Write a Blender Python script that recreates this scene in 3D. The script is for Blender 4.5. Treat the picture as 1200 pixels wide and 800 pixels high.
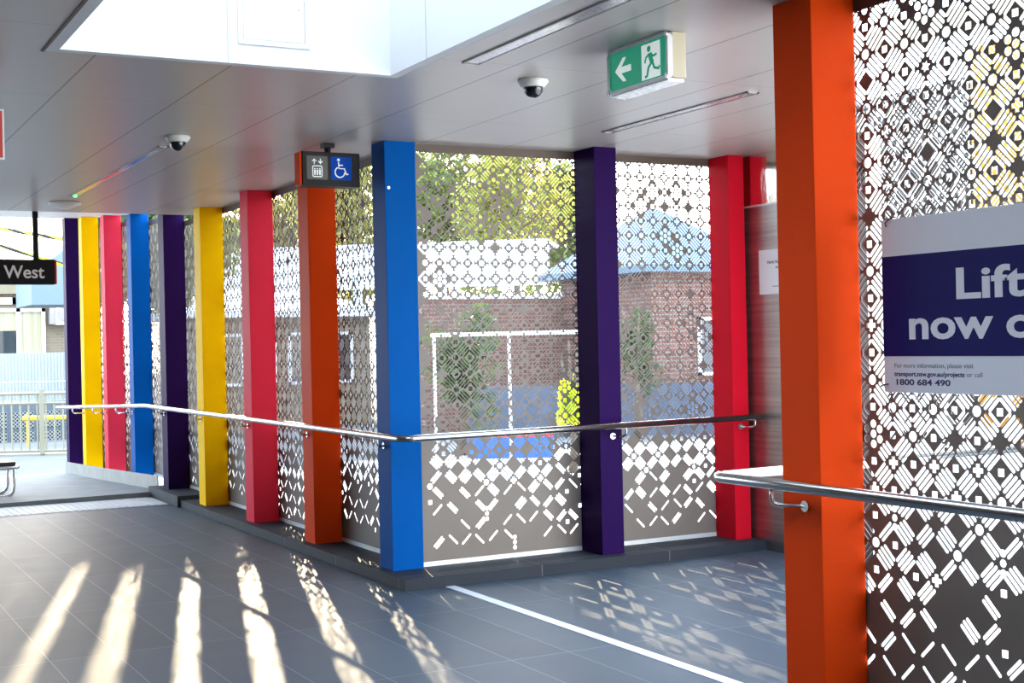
import bpy, bmesh, math, random
import numpy as np
from mathutils import Vector, Matrix
from mathutils.geometry import delaunay_2d_cdt

for o in list(bpy.data.objects):
    bpy.data.objects.remove(o)
S = bpy.context.scene
COL = S.collection

# ---------------------------------------------------------------- camera
EYE = 1.67
f_px = 1597.858
yaw, pitch, roll = 0.49192, 0.00045, -0.021801
F = Vector((math.sin(yaw) * math.cos(pitch), math.cos(yaw) * math.cos(pitch), math.sin(pitch)))
R0 = Vector((math.cos(yaw), -math.sin(yaw), 0))
U0 = R0.cross(F)
cr, sr = math.cos(roll), math.sin(roll)
R = R0 * cr + U0 * sr
U = U0 * cr - R0 * sr
cam_d = bpy.data.cameras.new('camera')
cam_d.sensor_width = 36.0
cam_d.lens = 36.0 * f_px / 1200.0
cam_d.clip_end = 500
cam = bpy.data.objects.new('camera', cam_d)
COL.objects.link(cam)
cam.matrix_world = Matrix(((R.x, U.x, -F.x, 0), (R.y, U.y, -F.y, 0), (R.z, U.z, -F.z, EYE), (0, 0, 0, 1)))
S.camera = cam

# ---------------------------------------------------------------- light
SUN_AZ, SUN_EL = math.radians(15.4), math.radians(14.5)
SUN_DIR = Vector((math.sin(SUN_AZ) * math.cos(SUN_EL), math.cos(SUN_AZ) * math.cos(SUN_EL), math.sin(SUN_EL)))
sun_d = bpy.data.lights.new('sun', 'SUN')
sun_d.energy = 14.0
sun_d.color = (1.0, 0.83, 0.56)
sun_d.angle = math.radians(0.5)
sun = bpy.data.objects.new('sun', sun_d)
COL.objects.link(sun)
sun.rotation_mode = 'QUATERNION'
sun.rotation_quaternion = SUN_DIR.to_track_quat('Z', 'Y')
sun.location = (20, 60, 20)

world = bpy.data.worlds.new('sky')
S.world = world
world.use_nodes = True
wn = world.node_tree
bg = wn.nodes['Background']
sky = wn.nodes.new('ShaderNodeTexSky')
sky.sky_type = 'NISHITA'
sky.sun_disc = False
sky.sun_elevation = SUN_EL
sky.sun_rotation = SUN_AZ
sky.air_density = 1.0
sky.dust_density = 2.5
sky.ozone_density = 1.0
soft = wn.nodes.new('ShaderNodeMixRGB')       # thin bright high cloud over the blue sky
soft.inputs[0].default_value = 0.75
soft.inputs[2].default_value = (6.5, 8.1, 10.0, 1)
wn.links.new(sky.outputs[0], soft.inputs[1])
wn.links.new(soft.outputs[0], bg.inputs[0])
bg.inputs[1].default_value = 0.95

S.view_settings.view_transform = 'Standard'
S.view_settings.look = 'None'
S.view_settings.exposure = 0.0
S.view_settings.gamma = 1.0
S.view_settings.use_curve_mapping = False
try:
    S.cycles.max_bounces = 8
    S.cycles.transparent_max_bounces = 12
    S.cycles.sample_clamp_indirect = 8.0
except Exception:
    pass

# ---------------------------------------------------------------- materials
def nmat(name):
    m = bpy.data.materials.new(name)
    m.use_nodes = True
    return m, m.node_tree.nodes, m.node_tree.links, m.node_tree.nodes['Principled BSDF']

def ramp_between(n, l, fac, c1, c2, p1=0.3, p2=0.7):
    r = n.new('ShaderNodeValToRGB')
    r.color_ramp.elements[0].position = p1
    r.color_ramp.elements[1].position = p2
    r.color_ramp.elements[0].color = (*c1, 1)
    r.color_ramp.elements[1].color = (*c2, 1)
    l.new(fac, r.inputs[0])
    return r

def mat(name, col, rough=0.5, metal=0.0, var=0.06, scale=6.0, spec=0.5, coat=0.0, bump=0.0, stretch=None):
    m, n, l, p = nmat(name)
    tc = n.new('ShaderNodeTexCoord')
    src = tc.outputs['Object']
    if stretch:
        mp = n.new('ShaderNodeMapping')
        mp.inputs['Scale'].default_value = stretch
        l.new(src, mp.inputs[0])
        src = mp.outputs[0]
    nz = n.new('ShaderNodeTexNoise')
    nz.inputs['Scale'].default_value = scale
    nz.inputs['Detail'].default_value = 5
    l.new(src, nz.inputs[0])
    a = tuple(max(0, c * (1 - var)) for c in col)
    b = tuple(min(1, c * (1 + var)) for c in col)
    r = ramp_between(n, l, nz.outputs['Fac'], a, b)
    l.new(r.outputs[0], p.inputs['Base Color'])
    p.inputs['Roughness'].default_value = rough
    p.inputs['Metallic'].default_value = metal
    p.inputs['Specular IOR Level'].default_value = spec
    if coat:
        p.inputs['Coat Weight'].default_value = coat
        p.inputs['Coat Roughness'].default_value = 0.15
    if bump:
        bp = n.new('ShaderNodeBump')
        bp.inputs['Strength'].default_value = bump
        bp.inputs['Distance'].default_value = 0.01
        l.new(nz.outputs['Fac'], bp.inputs['Height'])
        l.new(bp.outputs[0], p.inputs['Normal'])
    return m

def grid_mat(name, col, line, sx, sy, ox=0, oy=0, w=0.006, rough=0.4, var=0.1, wy=None, spec=0.5, rvar=0.0):
    """A surface divided into rectangles by thin joints, sx by sy metres."""
    m, n, l, p = nmat(name)
    geo = n.new('ShaderNodeNewGeometry')
    sep = n.new('ShaderNodeSeparateXYZ')
    l.new(geo.outputs['Position'], sep.inputs[0])
    def joint(out, s, o, ww):
        a = n.new('ShaderNodeMath'); a.operation = 'SUBTRACT'; l.new(out, a.inputs[0]); a.inputs[1].default_value = o
        d = n.new('ShaderNodeMath'); d.operation = 'DIVIDE'; l.new(a.outputs[0], d.inputs[0]); d.inputs[1].default_value = s
        fr = n.new('ShaderNodeMath'); fr.operation = 'FRACT'; l.new(d.outputs[0], fr.inputs[0])
        k = n.new('ShaderNodeMath'); k.operation = 'LESS_THAN'; l.new(fr.outputs[0], k.inputs[0]); k.inputs[1].default_value = ww / s
        fl = n.new('ShaderNodeMath'); fl.operation = 'FLOOR'; l.new(d.outputs[0], fl.inputs[0])
        return k, fl
    jx, fx = joint(sep.outputs[0], sx, ox, w)
    jy, fy = joint(sep.outputs[1], sy, oy, w if wy is None else wy)
    mx = n.new('ShaderNodeMath'); mx.operation = 'MAXIMUM'
    l.new(jx.outputs[0], mx.inputs[0]); l.new(jy.outputs[0], mx.inputs[1])
    cmb = n.new('ShaderNodeCombineXYZ')
    l.new(fx.outputs[0], cmb.inputs[0]); l.new(fy.outputs[0], cmb.inputs[1])
    wn_ = n.new('ShaderNodeTexWhiteNoise'); l.new(cmb.outputs[0], wn_.inputs[0])
    nz = n.new('ShaderNodeTexNoise'); nz.inputs['Scale'].default_value = 3.5; nz.inputs['Detail'].default_value = 8
    nz.inputs['Roughness'].default_value = 0.65
    l.new(geo.outputs['Position'], nz.inputs[0])
    av = n.new('ShaderNodeMath'); av.operation = 'MULTIPLY_ADD'
    l.new(wn_.outputs[0], av.inputs[0]); av.inputs[1].default_value = 0.4
    hm = n.new('ShaderNodeMath'); hm.operation = 'MULTIPLY'; l.new(nz.outputs[0], hm.inputs[0]); hm.inputs[1].default_value = 0.6
    l.new(hm.outputs[0], av.inputs[2])
    r = ramp_between(n, l, av.outputs[0], tuple(c * (1 - var) for c in col), tuple(c * (1 + var) for c in col), 0.25, 0.75)
    mix = n.new('ShaderNodeMixRGB'); mix.inputs[2].default_value = (*line, 1)
    l.new(mx.outputs[0], mix.inputs[0]); l.new(r.outputs[0], mix.inputs[1])
    l.new(mix.outputs[0], p.inputs['Base Color'])
    p.inputs['Specular IOR Level'].default_value = spec
    if rvar:
        rr = n.new('ShaderNodeMapRange'); l.new(nz.outputs[0], rr.inputs[0])
        rr.inputs[3].default_value = rough - rvar; rr.inputs[4].default_value = rough + rvar
        l.new(rr.outputs[0], p.inputs['Roughness'])
    else:
        p.inputs['Roughness'].default_value = rough
    return m

def brick_mat(name, c1, c2, mortar, scale=1.0, rot=(math.radians(90), 0, 0)):
    m, n, l, p = nmat(name)
    tc = n.new('ShaderNodeTexCoord')
    mp = n.new('ShaderNodeMapping')
    mp.inputs['Rotation'].default_value = rot
    l.new(tc.outputs['Object'], mp.inputs[0])
    b = n.new('ShaderNodeTexBrick')
    b.inputs['Color1'].default_value = (*c1, 1)
    b.inputs['Color2'].default_value = (*c2, 1)
    b.inputs['Mortar'].default_value = (*mortar, 1)
    b.inputs['Scale'].default_value = scale
    b.inputs['Brick Width'].default_value = 0.24
    b.inputs['Row Height'].default_value = 0.085
    b.inputs['Mortar Size'].default_value = 0.01
    l.new(mp.outputs[0], b.inputs[0])
    l.new(b.outputs[0], p.inputs['Base Color'])
    p.inputs['Roughness'].default_value = 0.85
    return m

def leaf_mat(name, c1, c2, trans=0.5):
    m, n, l, p = nmat(name)
    out = n['Material Output']
    geo = n.new('ShaderNodeNewGeometry')
    r = ramp_between(n, l, geo.outputs['Random Per Island'], c1, c2, 0.0, 1.0)
    l.new(r.outputs[0], p.inputs['Base Color'])
    p.inputs['Roughness'].default_value = 0.5
    tr = n.new('ShaderNodeBsdfTranslucent')
    hs = n.new('ShaderNodeHueSaturation'); hs.inputs['Value'].default_value = 1.5
    l.new(r.outputs[0], hs.inputs['Color']); l.new(hs.outputs[0], tr.inputs[0])
    mx = n.new('ShaderNodeMixShader'); mx.inputs[0].default_value = trans
    l.new(p.outputs[0], mx.inputs[1]); l.new(tr.outputs[0], mx.inputs[2])
    l.new(mx.outputs[0], out.inputs[0])
    return m

def paint(name, col):
    return mat(name, col, rough=0.48, var=0.04, scale=2.0, spec=0.025)

M = {}
M['blue'] = paint('blue paint', (0.0, 0.080, 0.32))
M['purple'] = paint('purple paint', (0.018, 0.004, 0.052))
M['yellow'] = paint('yellow paint', (0.95, 0.56, 0.0))
M['pink'] = paint('pinkish red paint', (0.80, 0.036, 0.070))
M['red'] = paint('red paint', (0.66, 0.008, 0.022))
M['orange'] = paint('orange paint', (0.74, 0.055, 0.004))
M['screen'] = mat('brown grey powder coat', (0.178, 0.143, 0.118), rough=0.55, metal=0.0, var=0.04, scale=3)
M['header'] = mat('brown frame', (0.10, 0.065, 0.045), rough=0.5, var=0.08)
M['channel'] = mat('pale aluminium', (0.75, 0.76, 0.76), rough=0.35, metal=0.4, var=0.03)
M['steel'] = mat('brushed stainless steel', (0.62, 0.60, 0.58), rough=0.2, metal=1.0, var=0.05, scale=4)
M['plate'] = mat('dull stainless plate', (0.24, 0.235, 0.21), rough=0.5, metal=0.35, var=0.12, scale=5)
M['cladding'] = mat('brushed metal cladding', (0.36, 0.34, 0.32), rough=0.34, metal=0.9, var=0.18, scale=3, stretch=(0.3, 0.3, 12))
M['floor'] = grid_mat('dark stone tile', (0.050, 0.070, 0.094), (0.16, 0.18, 0.20), 0.35, 1.36, 0.195, 0.89, w=0.006, wy=0.007, rough=0.52, var=0.16, rvar=0.08, spec=0.25)
M['kerb'] = grid_mat('dark kerb stone', (0.030, 0.034, 0.042), (0.12, 0.11, 0.10), 1.1, 1.2, 0.35, 0.2, w=0.008, rough=0.6, var=0.15, spec=0.12)
M['ramp'] = mat('grey ramp concrete', (0.17, 0.19, 0.20), rough=0.7, var=0.15, scale=4)
M['ceil'] = grid_mat('satin ceiling panel', (0.40, 0.36, 0.33), (0.08, 0.075, 0.07), 0.672, 1.69, 0.02, 1.14, w=0.010, wy=0.004, rough=0.33, var=0.02, spec=0.6)
M['white'] = mat('white painted panel', (0.78, 0.79, 0.80), rough=0.5, var=0.01)
M['wellwhite'] = mat('white skylight lining', (0.66, 0.655, 0.65), rough=0.6, var=0.01)
M['whitejoint'] = mat('white panel joint', (0.44, 0.44, 0.44), rough=0.6)
M['offwhite'] = mat('off white plastic', (0.72, 0.70, 0.64), rough=0.45, var=0.03)
M['black'] = mat('black plastic', (0.010, 0.009, 0.010), rough=0.45, var=0.1, spec=0.15)
M['blackgloss'] = mat('black glossy dome', (0.008, 0.007, 0.008), rough=0.06, var=0.0, coat=0.6)
M['signwhite'] = mat('white sign print', (0.93, 0.93, 0.91), rough=0.5, var=0.0)
M['bannerwhite'] = mat('white banner board', (0.72, 0.75, 0.82), rough=0.5, var=0.01)
M['navy'] = mat('navy print', (0.004, 0.006, 0.105), rough=0.6, spec=0.2, var=0.03)
M['navytext'] = mat('dark blue letters', (0.02, 0.02, 0.12), rough=0.5, var=0.0)
M['greytext'] = mat('grey letters', (0.16, 0.16, 0.22), rough=0.5, var=0.0)
M['tilegrey'] = mat('dark grey pictogram tile', (0.065, 0.06, 0.055), rough=0.5, var=0.02)
M['tileblue'] = mat('blue pictogram tile', (0.0, 0.055, 0.36), rough=0.6, spec=0.1, var=0.02)
M['cream'] = mat('cream plastic housing', (0.62, 0.55, 0.38), rough=0.5, var=0.02)
M['signred'] = mat('red sign print', (0.75, 0.06, 0.04), rough=0.5, var=0.0)
M['lamp'] = mat('prismatic lamp lens', (0.62, 0.60, 0.57), rough=0.18, metal=0.5, var=0.25, scale=60)
M['lampframe'] = mat('grey lamp frame', (0.30, 0.27, 0.25), rough=0.35, metal=0.6)
M['mirror'] = mat('polished steel band', (0.80, 0.77, 0.70), rough=0.12, metal=1.0, var=0.04, scale=1.3, bump=0.6, stretch=(1, 5, 0.8))
M['tactile'] = mat('pale tactile strip', (0.55, 0.56, 0.57), rough=0.6, var=0.06)
M['line'] = mat('white line strip', (0.62, 0.66, 0.70), rough=0.5, var=0.06)
M['ground'] = mat('pale outdoor paving', (0.58, 0.52, 0.48), rough=0.9, var=0.25, scale=0.7)
M['paleconc'] = mat('pale concrete paving', (0.82, 0.80, 0.77), rough=0.9, var=0.04, scale=0.8)
M['asphalt'] = mat('street asphalt', (0.14, 0.14, 0.15), rough=0.9, var=0.2, scale=0.8)
M['redbrick'] = brick_mat('red brick', (0.17, 0.066, 0.046), (0.125, 0.046, 0.032), (0.20, 0.17, 0.15))
M['darkbrick'] = brick_mat('dark concourse brick', (0.10, 0.085, 0.08), (0.07, 0.06, 0.055), (0.12, 0.11, 0.10))
M['creambrick'] = brick_mat('cream brick', (0.24, 0.18, 0.11), (0.20, 0.15, 0.09), (0.24, 0.20, 0.16))
M['render'] = mat('cream rendered wall', (0.24, 0.20, 0.125), rough=0.8, var=0.05)
M['blueroof'] = mat('blue grey metal roof', (0.10, 0.16, 0.25), rough=0.6, var=0.12, scale=3, stretch=(6, 1, 1))
M['bluewall'] = mat('grey blue fence sheet', (0.055, 0.080, 0.13), rough=0.7, var=0.12)
M['paleblue'] = mat('pale blue sheet', (0.14, 0.19, 0.21), rough=0.5, var=0.03)
M['glass'] = mat('dark window glass', (0.03, 0.04, 0.045), rough=0.05, var=0.1, spec=0.8)
M['blind'] = mat('vertical blind fabric', (0.40, 0.36, 0.22), rough=0.8, var=0.3, scale=2, stretch=(18, 18, 0.05))
M['fence'] = mat('cream painted steel', (0.27, 0.245, 0.17), rough=0.5, var=0.04)
M['corrpale'] = mat('pale corrugated fence sheet', (0.36, 0.375, 0.38), rough=0.6, var=0.03)
M['corr'] = mat('white corrugated sheet', (0.80, 0.83, 0.84), rough=0.5, var=0.02)
M['shed'] = mat('grey blue shed sheet', (0.09, 0.11, 0.125), rough=0.6, var=0.06)
M['yellowbar'] = mat('yellow safety bar', (0.80, 0.50, 0.02), rough=0.45)
M['barrier'] = mat('bright blue board', (0.012, 0.095, 0.42), rough=0.5, var=0.04)
M['brightred'] = mat('bright red edge', (0.70, 0.02, 0.03), rough=0.4)
M['bark'] = mat('bark', (0.11, 0.08, 0.055), rough=0.9, var=0.3, scale=12, bump=0.5)
M['leaf_green'] = leaf_mat('green leaves', (0.07, 0.12, 0.03), (0.28, 0.31, 0.07), 0.5)
M['leaf_gold'] = leaf_mat('sunlit golden leaves', (0.19, 0.23, 0.04), (0.52, 0.46, 0.10), 0.58)
M['leaf_dark'] = leaf_mat('dark leaves', (0.03, 0.06, 0.02), (0.08, 0.12, 0.035), 0.35)
M['leaf_lime'] = leaf_mat('lime leaves', (0.45, 0.60, 0.01), (0.70, 0.72, 0.02), 0.5)
M['cream_screen'] = mat('pale cream paint', (0.84, 0.82, 0.78), rough=0.6, var=0.02)  # one even pale cream colour
M['darkwood'] = mat('dark interior wall', (0.03, 0.027, 0.025), rough=0.8, var=0.3)
M['ochre'] = mat('ochre painted post', (0.62, 0.30, 0.015), rough=0.5, var=0.08)
M['benchseat'] = mat('dark bench seat', (0.02, 0.018, 0.03), rough=0.25, var=0.1)

def exit_green():
    m, n, l, p = nmat('lit green exit panel')
    p.inputs['Base Color'].default_value = (0.0, 0.22, 0.12, 1)
    p.inputs['Emission Color'].default_value = (0.0, 0.30, 0.16, 1)
    p.inputs['Emission Strength'].default_value = 0.55
    p.inputs['Roughness'].default_value = 0.25
    return m
M['exitgreen'] = exit_green()
def exit_white():
    m, n, l, p = nmat('lit white exit pictogram')
    p.inputs['Base Color'].default_value = (0.8, 0.8, 0.8, 1)
    p.inputs['Emission Color'].default_value = (0.85, 0.95, 0.9, 1)
    p.inputs['Emission Strength'].default_value = 0.5
    return m
M['exitwhite'] = exit_white()
def led():
    m, n, l, p = nmat('green led')
    p.inputs['Emission Color'].default_value = (0.05, 1.0, 0.15, 1)
    p.inputs['Emission Strength'].default_value = 3
    return m
M['led'] = led()
def hazard():
    m, n, l, p = nmat('black and yellow striped tape')
    tc = n.new('ShaderNodeTexCoord')
    w = n.new('ShaderNodeTexWave'); w.wave_type = 'BANDS'; w.bands_direction = 'DIAGONAL'
    w.inputs['Scale'].default_value = 6.5
    l.new(tc.outputs['Object'], w.inputs[0])
    r = n.new('ShaderNodeValToRGB'); r.color_ramp.interpolation = 'CONSTANT'
    r.color_ramp.elements[0].color = (0.02, 0.02, 0.03, 1)
    r.color_ramp.elements[1].position = 0.5; r.color_ramp.elements[1].color = (0.85, 0.70, 0.05, 1)
    l.new(w.outputs[0], r.inputs[0]); l.new(r.outputs[0], p.inputs['Base Color'])
    return m
M['hazard'] = hazard()
def mesh_infill():
    m, n, l, p = nmat('dark diamond mesh infill')
    tc = n.new('ShaderNodeTexCoord')
    mp = n.new('ShaderNodeMapping'); mp.inputs['Rotation'].default_value = (0, math.radians(45), 0)
    l.new(tc.outputs['Object'], mp.inputs[0])
    sep = n.new('ShaderNodeSeparateXYZ'); l.new(mp.outputs[0], sep.inputs[0])
    outs = []
    for k in (0, 2):
        d = n.new('ShaderNodeMath'); d.operation = 'DIVIDE'; l.new(sep.outputs[k], d.inputs[0]); d.inputs[1].default_value = 0.055
        fr = n.new('ShaderNodeMath'); fr.operation = 'FRACT'; l.new(d.outputs[0], fr.inputs[0])
        lt = n.new('ShaderNodeMath'); lt.operation = 'LESS_THAN'; l.new(fr.outputs[0], lt.inputs[0]); lt.inputs[1].default_value = 0.25
        outs.append(lt)
    mx = n.new('ShaderNodeMath'); mx.operation = 'MAXIMUM'
    l.new(outs[0].outputs[0], mx.inputs[0]); l.new(outs[1].outputs[0], mx.inputs[1])
    r = ramp_between(n, l, mx.outputs[0], (0.008, 0.008, 0.01), (0.30, 0.31, 0.29), 0.4, 0.6)
    l.new(r.outputs[0], p.inputs['Base Color'])
    return m
M['meshinfill'] = mesh_infill()

# ---------------------------------------------------------------- builders
def wloc(o):
    v = Vector((0, 0, 0))
    while o is not None:
        v += o.location
        o = o.parent
    return v

def link_mesh(name, me, m, parent=None, smooth=False):
    o = bpy.data.objects.new(name, me)
    COL.objects.link(o)
    if isinstance(m, (list, tuple)):
        for x in m:
            me.materials.append(x)
    else:
        me.materials.append(m)
    if parent is not None:
        o.parent = parent
        me.transform(Matrix.Translation(-wloc(parent)))
    else:
        co = np.empty(len(me.vertices) * 3, 'f')
        me.vertices.foreach_get('co', co)
        co = co.reshape(-1, 3)
        c = Vector(((co[:, 0].min() + co[:, 0].max()) / 2, (co[:, 1].min() + co[:, 1].max()) / 2, co[:, 2].min()))
        me.transform(Matrix.Translation(-c))
        o.location = c
    if smooth:
        for p in me.polygons:
            p.use_smooth = True
    me.update()
    return o

def obj(name, bm, m, parent=None, smooth=False):
    me = bpy.data.meshes.new(name)
    bmesh.ops.recalc_face_normals(bm, faces=bm.faces)
    bm.to_mesh(me)
    bm.free()
    return link_mesh(name, me, m, parent, smooth)

def thing(name, label, cat, loc, group=None):
    o = bpy.data.objects.new(name, None)
    o.empty_display_size = 0.1
    COL.objects.link(o)
    o.location = loc
    return tag(o, label, cat, group)

def tag(o, label, cat, group=None, kind=None):
    if label: o['label'] = label
    if cat: o['category'] = cat
    if group: o['group'] = group
    if kind: o['kind'] = kind
    return o

def struct(o):
    o['kind'] = 'structure'
    return o

def box(bm, x0, x1, y0, y1, z0, z1, bev=0.0):
    vs = [bm.verts.new((x, y, z)) for z in (z0, z1) for y in (y0, y1) for x in (x0, x1)]
    fs = [(0, 1, 3, 2), (4, 6, 7, 5), (0, 4, 5, 1), (2, 3, 7, 6), (0, 2, 6, 4), (1, 5, 7, 3)]
    fc = [bm.faces.new([vs[i] for i in q]) for q in fs]
    if bev:
        es = set()
        for q in fc:
            es.update(q.edges)
        bmesh.ops.bevel(bm, geom=list(es), offset=bev, segments=2, profile=0.7, affect='EDGES')
    return bm

def bxm(*a, **k):
    return box(bmesh.new(), *a, **k)

def prism(bm, pts, z0, z1):
    lo = [bm.verts.new((x, y, z0)) for x, y in pts]
    hi = [bm.verts.new((x, y, z1)) for x, y in pts]
    bm.faces.new(lo); bm.faces.new(hi)
    n = len(pts)
    for i in range(n):
        bm.faces.new([lo[i], lo[(i + 1) % n], hi[(i + 1) % n], hi[i]])
    return bm

def hexa(bm, bot, top):
    """A solid between two quads of 3D points."""
    lo = [bm.verts.new(p) for p in bot]
    hi = [bm.verts.new(p) for p in top]
    bm.faces.new(lo); bm.faces.new(hi)
    n = len(bot)
    for i in range(n):
        bm.faces.new([lo[i], lo[(i + 1) % n], hi[(i + 1) % n], hi[i]])
    return bm

def sweep(bm, pts, r, seg=12, caps=True):
    pts = [Vector(p) for p in pts]
    rings = []
    up = None
    for i, p in enumerate(pts):
        if i == 0: t = (pts[1] - p).normalized()
        elif i == len(pts) - 1: t = (p - pts[-2]).normalized()
        else: t = ((p - pts[i - 1]).normalized() + (pts[i + 1] - p).normalized()).normalized()
        if up is None:
            up = Vector((0, 0, 1)) if abs(t.z) < 0.9 else Vector((1, 0, 0))
        s = t.cross(up).normalized()
        up = s.cross(t).normalized()
        rr = r[i] if isinstance(r, (list, tuple)) else r
        rings.append([bm.verts.new(p + (s * math.cos(2 * math.pi * k / seg) + up * math.sin(2 * math.pi * k / seg)) * rr) for k in range(seg)])
    for a, b in zip(rings, rings[1:]):
        for k in range(seg):
            bm.faces.new([a[k], a[(k + 1) % seg], b[(k + 1) % seg], b[k]])
    if caps:
        bm.faces.new(rings[0]); bm.faces.new(rings[-1])
    return bm

def fillet(pts, rad, n=6):
    """Polyline with its inner corners rounded."""
    pts = [Vector(p) for p in pts]
    out = [pts[0]]
    for i in range(1, len(pts) - 1):
        a, b, c = pts[i - 1], pts[i], pts[i + 1]
        u, v = (a - b), (c - b)
        d = min(rad, u.length * 0.45, v.length * 0.45)
        p, q = b + u.normalized() * d, b + v.normalized() * d
        for k in range(n + 1):
            t = k / n
            out.append(p * (1 - t) ** 2 + b * 2 * t * (1 - t) + q * t * t)
    out.append(pts[-1])
    return out

def lathe(bm, prof, cx, cy, cz, seg=28):
    rings = []
    for r, z in prof:
        if r < 1e-5:
            rings.append([bm.verts.new((cx, cy, cz + z))])
        else:
            rings.append([bm.verts.new((cx + r * math.cos(2 * math.pi * k / seg), cy + r * math.sin(2 * math.pi * k / seg), cz + z)) for k in range(seg)])
    for a, b in zip(rings, rings[1:]):
        for k in range(seg):
            k2 = (k + 1) % seg
            if len(a) == 1 and len(b) == 1: continue
            if len(a) == 1: bm.faces.new([a[0], b[k], b[k2]])
            elif len(b) == 1: bm.faces.new([a[k], a[k2], b[0]])
            else: bm.faces.new([a[k], a[k2], b[k2], b[k]])
    return bm

def tri_with_holes(loops, eps=1e-6):
    """Triangulate loops[0] leaving out the later loops (its holes)."""
    vs, fc = [], []
    for lp in loops:
        s = len(vs)
        q = [Vector((p[0], p[1])) for p in lp]
        ar = sum(q[i].x * q[(i + 1) % len(q)].y - q[(i + 1) % len(q)].x * q[i].y for i in range(len(q)))
        if ar < 0: q.reverse()
        vs += q
        fc.append(list(range(s, s + len(q))))
    co, _e, fa, _ov, _oe, of = delaunay_2d_cdt(vs, [], fc, 1, eps)
    return co, [t for t, o in zip(fa, of) if o and max(o) == 0]

def flat_shape(loops, basis, depth=0.003):
    """Extruded 2D outline with holes. loops: outer+hole outlines in (u,v); basis: origin, u, v, normal."""
    O, u, v, nn = [Vector(b) for b in basis]
    co, fa = tri_with_holes(loops)
    bm = bmesh.new()
    fr = [bm.verts.new(O + u * p.x + v * p.y + nn * depth) for p in co]
    bk = [bm.verts.new(O + u * p.x + v * p.y) for p in co]
    cnt = {}
    for t in fa:
        bm.faces.new([fr[i] for i in t])
        bm.faces.new([bk[i] for i in reversed(t)])
        for i in range(len(t)):
            a, b = t[i], t[(i + 1) % len(t)]
            cnt[(a, b)] = 1
    for (a, b) in cnt:
        if (b, a) not in cnt:
            bm.faces.new([fr[b], fr[a], bk[a], bk[b]])
    return bm

def circ(cx, cy, r, n=20, a0=0.0, a1=2 * math.pi):
    full = abs(a1 - a0 - 2 * math.pi) < 1e-6
    m = n if full else n + 1
    return [(cx + r * math.cos(a0 + (a1 - a0) * k / n), cy + r * math.sin(a0 + (a1 - a0) * k / n)) for k in range(m)]

def thick_line(pts, w):
    """Outline of a stroked polyline."""
    P = [Vector((p[0], p[1])) for p in pts]
    L, Rr = [], []
    for i, p in enumerate(P):
        d = (P[min(i + 1, len(P) - 1)] - P[max(i - 1, 0)]).normalized()
        nn = Vector((-d.y, d.x)) * w / 2
        L.append(p + nn); Rr.append(p - nn)
    return [tuple(x) for x in L] + [tuple(x) for x in reversed(Rr)]

def rrect(x0, x1, y0, y1, r, n=4):
    o = []
    for cx, cy, a in ((x1 - r, y1 - r, 0), (x0 + r, y1 - r, 90), (x0 + r, y0 + r, 180), (x1 - r, y0 + r, 270)):
        for k in range(n + 1):
            t = math.radians(a + 90 * k / n)
            o.append((cx + r * math.cos(t), cy + r * math.sin(t)))
    return o

def text_mesh(txt, size, basis, m, name, parent, bold=0.0, align='LEFT', depth=0.002, spacing=1.0, width=None):
    cu = bpy.data.curves.new('t', 'FONT')
    cu.body = txt
    cu.size = size
    cu.offset = bold
    cu.align_x = align
    cu.space_character = spacing
    cu.extrude = depth / 2
    cu.resolution_u = 4
    o = bpy.data.objects.new('t', cu)
    COL.objects.link(o)
    dg = bpy.context.evaluated_depsgraph_get()
    me = bpy.data.meshes.new_from_object(o.evaluated_get(dg))
    bpy.data.objects.remove(o)
    O, u, v, nn = [Vector(b) for b in basis]
    sx = 1.0
    if width:
        xs = [q.co.x for q in me.vertices]
        sx = width / (max(xs) - min(xs))
    mat4 = Matrix(((u.x * sx, v.x, nn.x, O.x + nn.x * depth / 2), (u.y * sx, v.y, nn.y, O.y + nn.y * depth / 2), (u.z * sx, v.z, nn.z, O.z + nn.z * depth / 2), (0, 0, 0, 1)))
    me.transform(mat4)
    me.materials.clear()
    return link_mesh(name, me, m, parent)

# ---------------------------------------------------------------- perforated screens
PU, PV = 0.1135, 0.1145

def slot(cx, cy, ang, L, w, n):
    c, s = math.cos(ang), math.sin(ang)
    r = w / 2
    h = L / 2 - r
    p = []
    for k in range(n + 1):
        a = -math.pi / 2 + math.pi * k / n
        p.append((h + r * math.cos(a), r * math.sin(a)))
    for k in range(n + 1):
        a = math.pi / 2 + math.pi * k / n
        p.append((-h + r * math.cos(a), r * math.sin(a)))
    return [(cx + x * c - y * s, cy + x * s + y * c) for x, y in p]

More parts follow.
